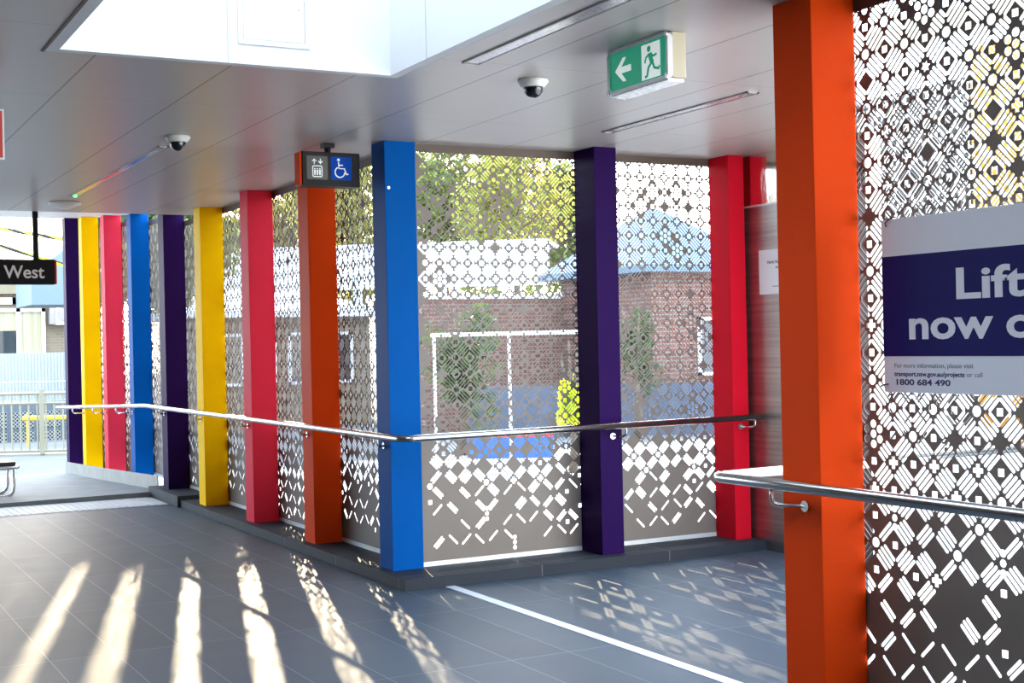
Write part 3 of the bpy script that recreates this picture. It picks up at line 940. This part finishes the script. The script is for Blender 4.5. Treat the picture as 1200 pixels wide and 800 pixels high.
# --- red sign at the left edge
rs_p = at_depth(4.5, 128, 7.4)
rs_q = at_depth(5, 187, 7.4)
rs = thing('warning_sign', 'red hanging sign with white border at the left picture edge', 'sign', (rs_p.x - 0.2, rs_p.y, rs_q.z))
obj('board', bxm(rs_p.x - 0.40, rs_p.x, rs_p.y, rs_p.y + 0.012, rs_q.z, rs_p.z), M['signwhite'], rs)
obj('red_face', bxm(rs_p.x - 0.388, rs_p.x - 0.010, rs_p.y - 0.0025, rs_p.y - 0.0003, rs_q.z + 0.010, rs_p.z - 0.010), M['signred'], rs)
for dx in (0.06, 0.34):
    obj('hanging_wire', sweep(bmesh.new(), [(rs_p.x - dx, rs_p.y + 0.006, rs_p.z - 0.002), (rs_p.x - dx, rs_p.y + 0.006, CH)], 0.003, 6), M['steel'], rs)

# --- paper notice on the lobby wall
pn = thing('paper_notice', 'white paper notice taped on the metal lift lobby wall', 'notice', (6.765, 8.26, 1.99))
obj('paper_sheet', bxm(6.7665, 6.7695, 8.02, 8.502, 1.998, 2.345), M['signwhite'], pn)
nb = ((6.7662, 8.40, 2.235), (0, -1, 0), (0, 0, 1), (-1, 0, 0))
text_mesh('Harris Park', 0.034, nb, M['greytext'], 'heading', pn, bold=0.0008, depth=0.0006)
for z, y0, y1 in ((2.29, 8.24, 8.18), (2.205, 8.30, 8.20), (2.195, 8.30, 8.20), (2.055, 8.34, 8.16)):
    obj('small_print', bxm(6.7655, 6.7662, y1, y0, z, z + 0.005), M['greytext'], pn)

# --- lifts banner board
BX = 4.030
bn = thing('notice_board', 'blue and white board reading Lifts now open, tied to foreground screen', 'sign', (BX, 3.6, 1.43))
BY0, BY1 = 2.96, 4.257
obj('board', bxm(BX, BX + 0.006, BY0, BY1, 1.430, 2.141, bev=0.0015), M['bannerwhite'], bn)
bd = obj('blue_band', bxm(BX - 0.0015, BX - 0.0002, BY0 + 0.0005, BY1 - 0.0005, 1.578, 1.988), M['navy'], bn)
def tb_(y, z): return ((BX - 0.0017, y, z), (0, -1, 0), (0, 0, 1), (-1, 0, 0))
text_mesh('Lifts', 0.166, tb_(3.866, 1.803), M['bannerwhite'], 'headline', bn, bold=0.0042, depth=0.0012, spacing=1.0, width=0.435)
text_mesh('now open', 0.166, tb_(4.117, 1.650), M['bannerwhite'], 'headline', bn, bold=0.0042, depth=0.0012, width=0.985)
def tc_(y, z): return ((BX - 0.0002, y, z), (0, -1, 0), (0, 0, 1), (-1, 0, 0))
text_mesh('For more information, please visit', 0.026, tc_(4.199, 1.531), M['greytext'], 'small_print', bn, bold=0.0001, depth=0.0006, width=0.42)
text_mesh('transport.nsw.gov.au/projects', 0.026, tc_(4.199, 1.497), M['navytext'], 'small_print', bn, bold=0.0007, depth=0.0006, width=0.378)
text_mesh('or call', 0.026, tc_(3.812, 1.497), M['greytext'], 'small_print', bn, bold=0.0001, depth=0.0006, width=0.078)
text_mesh('1800 684 490', 0.033, tc_(4.197, 1.461), M['navytext'], 'phone_number', bn, bold=0.0008, depth=0.0006, width=0.292)
for pts in ([(BX - 0.002, 4.226, 2.112), (BX - 0.012, 4.222, 2.125), (BX - 0.012, 4.208, 2.135), (BX - 0.004, 4.196, 2.146), (BX + 0.02, 4.19, 2.15)],
            [(BX - 0.002, 4.232, 1.463), (BX - 0.010, 4.246, 1.461), (BX - 0.008, 4.27, 1.455), (BX + 0.02, 4.295, 1.450)]):
    tag(obj('cable_tie', sweep(bmesh.new(), pts, 0.0028, 8), M['black'], bn, True), 'black cable tie', None)
sw_ = bmesh.new()

# =============================================================== OUTSIDE
struct(obj('floor_outside', bxm(-60, 90, 20.92, 110, -0.4, -0.22), M['asphalt']))
struct(obj('floor_stairwell', bxm(4.15, 14.0, -8.9, 4.70, -0.5, -0.3), M['paleconc']))
struct(obj('floor_stairwell_side', prism(bmesh.new(), [(4.36, 4.71), (14, 4.71), (14, 9.09), (6.96, 9.09), (6.96, 7.42)], -0.5, -0.3), M['paleconc']))
struct(obj('floor_outside_yard', bxm(4.13, 90, 9.11, 20.91, -0.4, -0.22), M['ground']))

def gp_at(px, D, z):
    p = at_depth(px, 400, D)
    return Vector((p.x, p.y, z))

# brick house with blue-grey roof, seen through the screens. Facade roughly parallel to the front screen.
def house(name, label, px0, px1, D, wall_m, z_eave, roof_m, z_ridge, windows, depth=3.4, eave=0.35, z0=-0.22, cat='house'):
    a, b = gp_at(px0, D, 0), gp_at(px1, D, 0)
    y = (a.y + b.y) / 2
    t = thing(name, label, cat, ((a.x + b.x) / 2, y + depth / 2, z0))
    x0, x1 = a.x, b.x
    obj('wall', bxm(x0, x1, y, y + depth, z0, z_eave), wall_m, t)
    rf = bmesh.new()
    ym = y + depth / 2
    v = [(x0 - eave, y - eave, z_eave), (x1 + eave, y - eave, z_eave), (x1 + eave, y + depth + eave, z_eave), (x0 - eave, y + depth + eave, z_eave)]
    hi = [(x0 + 1.2, ym, z_ridge), (x1 - 1.2, ym, z_ridge)]
    vs = [rf.verts.new(p) for p in v]; lo = [rf.verts.new((p[0], p[1], p[2] - 0.14)) for p in v]; hs_ = [rf.verts.new(p) for p in hi]
    rf.faces.new([vs[0], vs[1], hs_[1], hs_[0]]); rf.faces.new([vs[2], vs[3], hs_[0], hs_[1]])
    rf.faces.new([vs[1], vs[2], hs_[1]]); rf.faces.new([vs[3], vs[0], hs_[0]]); rf.faces.new(lo)
    for i in range(4): rf.faces.new([vs[i], vs[(i + 1) % 4], lo[(i + 1) % 4], lo[i]])
    obj('roof', rf, roof_m, t)
    for (u, w, zb, zt) in windows:
        xc = x0 + (x1 - x0) * u
        fr_ = bmesh.new()
        q = 0.07
        for bx in ((xc - w / 2, xc - w / 2 + q, zb, zt), (xc + w / 2 - q, xc + w / 2, zb, zt), (xc - w / 2, xc + w / 2, zb, zb + q), (xc - w / 2, xc + w / 2, zt - q, zt), (xc - q / 2, xc + q / 2, zb, zt)):
            box(fr_, bx[0], bx[1], y - 0.06, y - 0.001, bx[2], bx[3])
        wf = obj('window', fr_, M['white'], t)
        obj('pane', bxm(xc - w / 2 + q, xc + w / 2 - q, y - 0.03, y - 0.002, zb + q, zt - q), M['glass'], wf)
    return t
house('brick_house', 'red brick house with blue-grey roof seen through the front screens', 742, 910, 28, M['redbrick'], 3.15, M['blueroof'], 4.5,
      [(0.62, 1.0, 0.9, 2.1), (0.88, 0.9, 0.9, 2.1)], depth=3.6)
house('brick_house', 'cream brick house with pale roof seen through the left screens', 215, 455, 31.5, M['creambrick'], 2.5, M['corr'], 3.1,
      [(0.25, 1.6, 0.8, 2.0), (0.7, 1.6, 0.8, 2.0)])

# unseen pale block added behind the camera, bouncing sunlight onto the post faces
struct(obj('wall_bounce', bxm(8, 30, -12, -9, -1.7, 6.5), M['cream_screen']))

# white shelter: long fascia on white posts
sa, sb = gp_at(215, 37, 0), gp_at(645, 35.5, 0)
sh = thing('shelter', 'long white canopy on thin white posts seen through the screens', 'shelter', ((sa.x + sb.x) / 2, (sa.y + sb.y) / 2, -0.22))
def along(t): return sa.lerp(sb, t)
dv = (sb - sa).normalized(); nv = Vector((-dv.y, dv.x, 0))
fz0, fz1 = 3.15, 4.35
pts = [sa, sb, sb + nv * 0.12, sa + nv * 0.12]
obj('fascia', prism(bmesh.new(), [(p.x, p.y) for p in pts], fz0, fz1), M['corr'], sh)
pts = [sa + nv * 0.121, sb + nv * 0.121, sb + nv * 2.4, sa + nv * 2.4]
obj('canopy_roof', prism(bmesh.new(), [(p.x, p.y) for p in pts], fz1 - 0.12, fz1 - 0.02), M['corr'], sh)
for px in (240, 420, 519, 534):
    p = gp_at(px, 36, 0)
    # foot of the canopy line at that bearing
    az = Vector((p.x, p.y, 0)).normalized()
    den = az.x * dv.y - az.y * dv.x
    tt = (sa.x * dv.y - sa.y * dv.x) / den
    q = az * tt + nv * 0.02
    obj('post', bxm(q.x - 0.10, q.x + 0.10, q.y - 0.10, q.y + 0.10, -0.22, fz0 - 0.001), M['white'], sh)
a_, b_ = gp_at(505, 20.8, 1.80), gp_at(690, 20.3, 1.80)
rail = thing('street_rail', 'thin white horizontal rail beyond the large front screen', 'railing', ((a_.x + b_.x) / 2, (a_.y + b_.y) / 2, -0.22))
obj('top_bar', sweep(bmesh.new(), [a_, b_], 0.03, 8), M['white'], rail)
for t_ in (0.02, 0.5, 0.98):
    p = a_.lerp(b_, t_)
    obj('upright', sweep(bmesh.new(), [(p.x, p.y, -0.22), (p.x, p.y, 1.79)], 0.025, 8), M['white'], rail)

# low grey-blue fence sheets and coloured things near the street
def sheet(name, label, cat, px0, px1, D, z0, z1, m, th=0.08):
    a, b = gp_at(px0, D, 0), gp_at(px1, D, 0)
    n_ = Vector((-(b - a).y, (b - a).x, 0)).normalized() * th
    return tag(obj(name, prism(bmesh.new(), [(a.x, a.y), (b.x, b.y), (b.x + n_.x, b.y + n_.y), (a.x + n_.x, a.y + n_.y)], z0, z1), m), label, cat)
sheet('sheet_fence', 'low grey-blue sheet fence in front of the red brick house', 'fence', 545, 860, 26.8, -0.22, 0.80, M['bluewall'])
bb = thing('barrier_board', 'low bright blue board with red top edge beyond the large screen', 'barrier', tuple(gp_at(600, 22.2, -0.22)))
a, b = gp_at(554, 22.2, 0), gp_at(646, 22.2, 0)
obj('board', prism(bmesh.new(), [(a.x, a.y), (b.x, b.y), (b.x, b.y + 0.3), (a.x, a.y + 0.3)], -0.22, 0.12), M['barrier'], bb)
tag(obj('top_edge', prism(bmesh.new(), [(a.x, a.y), (b.x, b.y), (b.x, b.y + 0.3), (a.x, a.y + 0.3)], 0.121, 0.19), M['brightred'], bb), 'red top edge', None)

bw_ = thing('brick_wall', 'red brick boundary wall with pale coping below the white canopy', 'wall', tuple(gp_at(600, 30, -0.22)))
a, b = gp_at(470, 30, 0), gp_at(728, 30, 0)
obj('brickwork', bxm(a.x, b.x, a.y - 1.2, a.y - 0.95, -0.22, 2.62), M['redbrick'], bw_)
obj('coping', bxm(a.x - .05, b.x + .05, a.y - 1.26, a.y - 0.89, 2.621, 2.72), M['corr'], bw_)

# trees -----------------------------------------------------------
def foliage(cx, cy, cz, rx, ry, rz, n, leaf, rng, blobs=9):
    cs = [(rng.gauss(0, .42), rng.gauss(0, .42), rng.gauss(0, .42)) for _ in range(blobs)]
    cs = [tuple(max(-.7, min(.7, q)) for q in c) for c in cs]
    V = np.empty((n * 4, 3)); 
    for i in range(n):
        c = cs[rng.randrange(blobs)]
        while True:
            d = (rng.uniform(-1, 1), rng.uniform(-1, 1), rng.uniform(-1, 1))
            q = math.sqrt(d[0] ** 2 + d[1] ** 2 + d[2] ** 2)
            if 0.3 < q < 1: break
        s = 0.45
        p = np.array((cx + rx * (c[0] + d[0] * s), cy + ry * (c[1] + d[1] * s), cz + rz * (c[2] + d[2] * s)))
        a = Vector((rng.gauss(0, 1), rng.gauss(0, 1), rng.gauss(0, 1))).normalized()
        b = a.orthogonal().normalized()
        e = a.cross(b)
        th = rng.uniform(0, 6.28)
        u = (b * math.cos(th) + e * math.sin(th)); w = a.cross(u)
        L = leaf * rng.uniform(.7, 1.3)
        u = np.array(u) * L; w = np.array(w) * L * 0.45
        V[i * 4:i * 4 + 4] = (p - u, p + w, p + u, p - w)
    me = bpy.data.meshes.new('foliage')
    me.vertices.add(n * 4); me.vertices.foreach_set('co', V.astype('f').ravel())
    me.loops.add(n * 4); me.loops.foreach_set('vertex_index', np.arange(n * 4, dtype='i'))
    me.polygons.add(n); me.polygons.foreach_set('loop_start', np.arange(0, n * 4, 4, dtype='i'))
    me.update(calc_edges=True)
    return me

def tree(label, px, D, z_lo, z_hi, w, n, leaf, m, seed, name='leafy_tree', group='trees beyond the screens', cat='tree', z0=-0.22):
    rng = random.Random(seed)
    p = gp_at(px, D, z0)
    t = thing(name, label, cat, tuple(p), group)
    cz = (z_lo + z_hi) / 2
    link_mesh('foliage', foliage(p.x, p.y, cz, w / 2 / 1.0, w / 2, (z_hi - z_lo) / 2, n, leaf, rng, 14), m, t)
    tk = bmesh.new()
    sweep(tk, [(p.x, p.y, z0), (p.x + 0.05, p.y, z0 + (cz - z0) * .5), (p.x - 0.05, p.y, cz), (p.x, p.y, z_hi - (z_hi - z_lo) * .25)], [0.02 * w + .06, 0.018 * w + .05, 0.012 * w + .04, 0.02], 9)
    for k in range(6):
        a = rng.uniform(0, 6.28); zz_ = cz - (cz - z_lo) * rng.uniform(-.2, .8)
        sweep(tk, [(p.x, p.y, zz_), (p.x + math.cos(a) * w * .15, p.y + math.sin(a) * w * .15, zz_ + .3), (p.x + math.cos(a) * w * .33, p.y + math.sin(a) * w * .33, zz_ + .9)], [0.05, 0.035, 0.012], 6)
    obj('trunk', tk, M['bark'], t, True)
    return t
tree('golden leafy tree above the white canopy, behind the hanging lift sign', 361, 25, 3.8, 7.4, 2.0, 3600, 0.12, M['leaf_gold'], 1)
tree('golden green tree behind the screens next to the near red post', 322, 50, 3.6, 8.3, 3.8, 4200, 0.19, M['leaf_gold'], 2)
tree('small green tree seen between the purple and near yellow posts', 205, 26, 2.5, 4.4, 2.3, 2400, 0.12, M['leaf_green'], 3)
tree('golden tree seen right of the hanging lift sign', 424, 58, 3.6, 10.4, 4.2, 4200, 0.19, M['leaf_gold'], 10)
tree('green golden tree behind the upper left of the large front screen', 522, 46, 3.4, 9.6, 4.4, 4000, 0.17, M['leaf_green'], 4)
tree('golden sunlit tree behind the upper middle of the large front screen', 606, 43, 3.8, 9.1, 3.3, 3600, 0.17, M['leaf_gold'], 5)
tree('green golden tree behind the dark purple post', 672, 56, 3.2, 9.0, 3.8, 4200, 0.2, M['leaf_green'], 6)
tree('added tall dense tree behind the far coloured posts, blocking low sun', 163, 48, 1.5, 11.5, 4.6, 9000, 0.26, M['leaf_dark'], 12)  # added mostly out of view to keep low sun off the left floor
tree('dark green shrub behind the lower left of the large front screen', 540, 23, 0.2, 2.4, 1.3, 1500, 0.09, M['leaf_dark'], 7, 'garden_shrub', 'shrubs beyond the screens', 'shrub')
tree('green shrub low behind the left part of the front right screen', 745, 26, 0.4, 2.2, 0.8, 700, 0.08, M['leaf_dark'], 8, 'garden_shrub', 'shrubs beyond the screens', 'shrub')
tree('small lime yellow shrub glowing left of the dark purple post', 668, 19.5, 0.45, 1.12, 0.42, 900, 0.06, M['leaf_lime'], 9, 'lime_shrub', 'shrubs beyond the screens', 'shrub')

# pale screen seen through the foreground screen, with an ochre post behind it
fs = thing('stair_screen', 'pale perforated screen seen through the foreground screen', 'perforated screen', (9.5, 9.0, -0.3))
fm = perf_mesh('far', (9.5, 12.2), (0, -1), 6.6, -0.3, 4.7, 77, 0.03, 0.0, 2, 0.006, lo=0.35, sc=1.7)
link_mesh('perforated_sheet', fm, M['cream_screen'], fs)
obj('top_rail', bxm(9.47, 9.53, 5.6, 12.2, 4.401, 4.62), M['cream'], fs)
struct(obj('wall_stair', bxm(10.8, 10.9, 4.5, 13.5, -0.3, 4.3), M['darkwood']))
square_post('ochre post half hidden behind the pale stair screen', 9.75, 10.05, 8.45, 9.10, -0.3, 4.3, M['ochre'], None)

# left background ------------------------------------------------
# cream picket fence
fn = thing('picket_fence', 'cream steel picket fence at the platform edge, far left', 'fence', tuple(gp_at(30, 25, -0.22)))
fa_, fb_ = gp_at(-40, 25, 0), gp_at(95, 25.0, 0)
fd = (fb_ - fa_)
def fpt(px): return fa_ + fd * ((px + 40) / 135.0)
plz = -0.02
def frail(z, r): return sweep(bmesh.new(), [(fa_.x, fa_.y, z), (fb_.x, fb_.y, z)], r, 8)
obj('top_rail', frail(0.92, 0.03), M['fence'], fn)
obj('middle_rail', frail(0.74, 0.025), M['fence'], fn)
obj('bottom_rail', frail(-0.13, 0.025), M['fence'], fn)
n_ = Vector((-fd.y, fd.x, 0)).normalized() * 0.3
obj('plinth', prism(bmesh.new(), [(fa_.x, fa_.y), (fb_.x, fb_.y), (fb_.x + n_.x, fb_.y + n_.y), (fa_.x + n_.x, fa_.y + n_.y)], -0.36, -0.19), M['fence'], fn)
k = 0
x = -38.0
while x < 94:
    if abs((x - 47) ) > 4:
        p = fpt(x)
        obj('picket', sweep(bmesh.new(), [(p.x, p.y, -0.13), (p.x, p.y, 0.90)], 0.018, 6), M['fence'], fn)
    x += 10.0
for px in (-38, 47):
    p = fpt(px)
    obj('fence_post', bxm(p.x - .04, p.x + .04, p.y - .04, p.y + .04, -0.19, 1.0), M['fence'], fn)
p0, p1 = gp_at(-40, 25.5, 1.12), gp_at(95, 25.5, 1.12)
obj('top_wire', sweep(bmesh.new(), [p0, p1], 0.012, 6), M['steel'], fn)
# grey shed with mesh openings
D = 29
g0, g1 = gp_at(-60, D, 0), gp_at(110, D, 0)
sd_ = thing('equipment_shed', 'grey-blue shed with dark diamond mesh openings behind picket fence', 'shed', ((g0.x + g1.x) / 2, (g0.y + g1.y) / 2, -0.4))
yv = (g0.y + g1.y) / 2
obj('wall', bxm(g0.x, g1.x, yv, yv + 2, -0.42, 0.62), M['shed'], sd_)
for r_ in ((-0.35, 0.0), (0.07, 0.42)):
    for c in range(5):
        w_ = (g1.x - g0.x) / 5
        xa = g0.x + c * w_ + 0.05
        obj('mesh_panel', bxm(xa, xa + w_ - 0.1, yv - 0.02, yv - 0.001, r_[0], r_[1]), M['meshinfill'], sd_)
yb0, yb1 = at_depth(27, 490, 27.5), at_depth(100, 490, 27.5)
yb_ = thing('safety_bar', 'yellow horizontal safety bar behind the picket fence', 'safety bar', (yb0.x, yb0.y, -0.42))
obj('bar', sweep(bmesh.new(), [yb0, (yb1.x, yb1.y, yb0.z)], 0.05, 8), M['yellowbar'], yb_)
obj('upright', sweep(bmesh.new(), [(yb0.x + .08, yb0.y, -0.42), (yb0.x + .08, yb0.y, yb0.z + 0.1)], 0.022, 8), M['yellowbar'], yb_)
# white corrugated fence
D = 33
c0, c1 = gp_at(-70, D, 0), gp_at(120, D, 0)
cf = bmesh.new()
nn_ = 90
yv = (c0.y + c1.y) / 2
prof = []
for i in range(nn_ + 1):
    prof.append((c0.x + (c1.x - c0.x) * i / nn_, yv + (0.03 if i % 2 else 0.0)))
prism(cf, prof + [(c1.x, yv + 0.12), (c0.x, yv + 0.12)], -0.22, 1.66)
tag(obj('corrugated_fence', cf, M['corrpale']), 'white corrugated fence below the cream building, far left', 'fence')
# cream building with window, air conditioner
D = 40
b0, b1 = gp_at(-120, D, 0), gp_at(130, D, 0)
yv = (b0.y + b1.y) / 2
cbld = thing('cream_building', 'cream building with white framed windows behind the white fence', 'building', ((b0.x + b1.x) / 2, yv + 3, -0.22))
obj('wall', bxm(b0.x, b1.x, yv, yv + 4, -0.22, 4.05), M['creambrick'], cbld)
obj('fascia', bxm(b0.x - .1, b1.x, yv - 0.25, yv - 0.001, 3.40, 3.86), M['render'], cbld)
obj('roof', bxm(b0.x - .2, b1.x, yv - 0.3, yv + 4.2, 4.051, 4.15), M['corr'], cbld)
def px_x(px, y):   # x of the bearing of image column px where it meets the plane y
    q = at_depth(px, 400, 10.0)
    return q.x * (y / q.y)
def py_z(px, py, y):
    q = at_depth(px, py, 10.0)
    return EYE + (q.z - EYE) * (y / q.y)
def bwin(px0, px1, pyt, pyb, mullions, label=None):
    x0, x1 = px_x(px0, yv), px_x(px1, yv)
    zt, zb = py_z(px0, pyt, yv), py_z(px0, pyb, yv)
    fr_ = bmesh.new(); q = 0.10
    box(fr_, x0, x0 + q, yv - .1, yv - .001, zb, zt); box(fr_, x1 - q, x1, yv - .1, yv - .001, zb, zt)
    box(fr_, x0, x1, yv - .1, yv - .001, zb, zb + q); box(fr_, x0, x1, yv - .1, yv - .001, zt - q, zt)
    for mpx in mullions:
        xm = px_x(mpx, yv); box(fr_, xm - .06, xm + .06, yv - .1, yv - .001, zb, zt)
    w_ = obj('window', fr_, M['white'], cbld)
    obj('blind', bxm(x0 + q, x1 - q, yv - .03, yv - .002, zb + q, zt - q), M['blind'], w_)
    obj('pane', bxm(x0 + q, px_x(mullions[-1], yv) - .06, yv - .06, yv - .045, zb + q, zb + (zt - zb) * .55), M['glass'], w_) if mullions else None
bwin(-60, 53, 362, 421, (-30, 21.5))
bwin(-60, 19, 349, 357, (-20,))
bwin(22, 50, 350, 357, ())
ax0, ax1 = px_x(56, yv), px_x(82, yv)
az1, az0 = py_z(60, 357, yv), py_z(60, 381, yv)
ac = thing('air_conditioner', 'white air conditioner box on the cream brick wall', 'air conditioner', ((ax0 + ax1) / 2, yv - .3, az0))
obj('casing', bxm(ax0 + 0.18, ax1, yv - .45, yv - .002, az0, az1, bev=.02), M['offwhite'], ac)
obj('side_grille', bxm(ax0, ax0 + 0.178, yv - .40, yv - .002, az0 + .02, az1 - .02), M['lampframe'], ac)
obj('fan_grille', lathe(bmesh.new(), [(0.0, 0), (0.22, 0), (0.22, 0.01), (0, 0.012)], 0, 0, 0, 20), M['lampframe'], ac)
g = [o for o in ac.children if o.name.startswith('fan_grille')][0]
g.data.transform(Matrix.Translation(wloc(ac)))
g.data.transform(Matrix.Rotation(math.radians(90), 4, 'X'))
g.location = Vector(((ax0 + 0.18 + ax1) / 2, yv - .452, (az0 + az1) / 2)) - wloc(ac)
# pale blue sheet canopy in front of it
D = 34
q0 = at_depth(37, 357, D); q1 = at_depth(110, 357, D)
zt0 = at_depth(60, 300, D).z; zt1 = at_depth(110, 270, D).z
pbx = bmesh.new()
hexa(pbx, [(q0.x, q0.y, q0.z), (q1.x, q0.y, q0.z), (q1.x, q0.y + 2.5, q0.z), (q0.x, q0.y + 2.5, q0.z)],
     [(q0.x, q0.y, zt0 - 0.45), (q1.x, q0.y, zt1), (q1.x, q0.y + 2.5, zt1), (q0.x, q0.y + 2.5, zt0 - 0.45)])
ca_ = thing('metal_awning', 'pale blue sheet metal awning with sloping top beside last purple post', 'awning', (q0.x, q0.y, -0.22))
obj('awning_box', pbx, M['paleblue'], ca_)
obj('awning_post', bxm(q1.x - .3, q1.x - .15, q0.y + .2, q0.y + .35, -0.22, q0.z + .0), M['paleblue'], ca_)
# hazard tapes
for (a, b, lab) in (((-10, 266), (78, 281), 'upper black and yellow hazard tape below the canopy edge'), ((-12, 284.5), (77, 311), 'lower black and yellow hazard tape behind the West sign')):
    D1 = 20.9
    pa, pb2 = at_depth(*a, D1), at_depth(*b, D1)
    tp = bmesh.new()
    hexa(tp, [pa + Vector((0, 0, -.03)), pa + Vector((0, .003, -.03)), pb2 + Vector((0, .003, -.03)), pb2 + Vector((0, 0, -.03))],
         [pa + Vector((0, 0, .03)), pa + Vector((0, .003, .03)), pb2 + Vector((0, .003, .03)), pb2 + Vector((0, 0, .03))])
    tag(obj('hazard_tape', tp, M['hazard']), lab, 'tape', 'hazard tapes')
# bench end at the left picture edge
bq = at_depth(19, 545, 15.9)
bx1, by0 = bq.x, bq.y
be = thing('bench', 'dark bench with chrome tube edge at the left picture edge', 'bench', (bx1 - 0.7, by0 + 0.2, 0))
seat_z = bq.z
sb_ = bmesh.new()
box(sb_, bx1 - 1.6, bx1 - 0.03, by0 - 0.2, by0 + 0.25, seat_z + 0.005, seat_z + 0.06, bev=0.02)
obj('seat', sb_, M['benchseat'], be)
lp_ = fillet([(bx1 - 1.62, by0 - 0.22, seat_z - .01), (bx1, by0 - 0.22, seat_z - .01), (bx1, by0 + 0.27, seat_z - .01), (bx1 - 1.62, by0 + 0.27, seat_z - .01)], 0.12)
obj('edge_tube', sweep(bmesh.new(), lp_, 0.022, 10), M['steel'], be, True)
for s in (-0.22, 0.27):
    obj('leg', sweep(bmesh.new(), fillet([(bx1 - 0.05, by0 + s, seat_z - .02), (bx1 - 0.07, by0 + s, 0.02), (bx1 - 0.5, by0 + s, 0.02)], 0.1), 0.018, 10), M['steel'], be, True)
    obj('leg', sweep(bmesh.new(), [(bx1 - 1.5, by0 + s, seat_z - .02), (bx1 - 1.5, by0 + s, 0.0)], 0.018, 10), M['steel'], be, True)
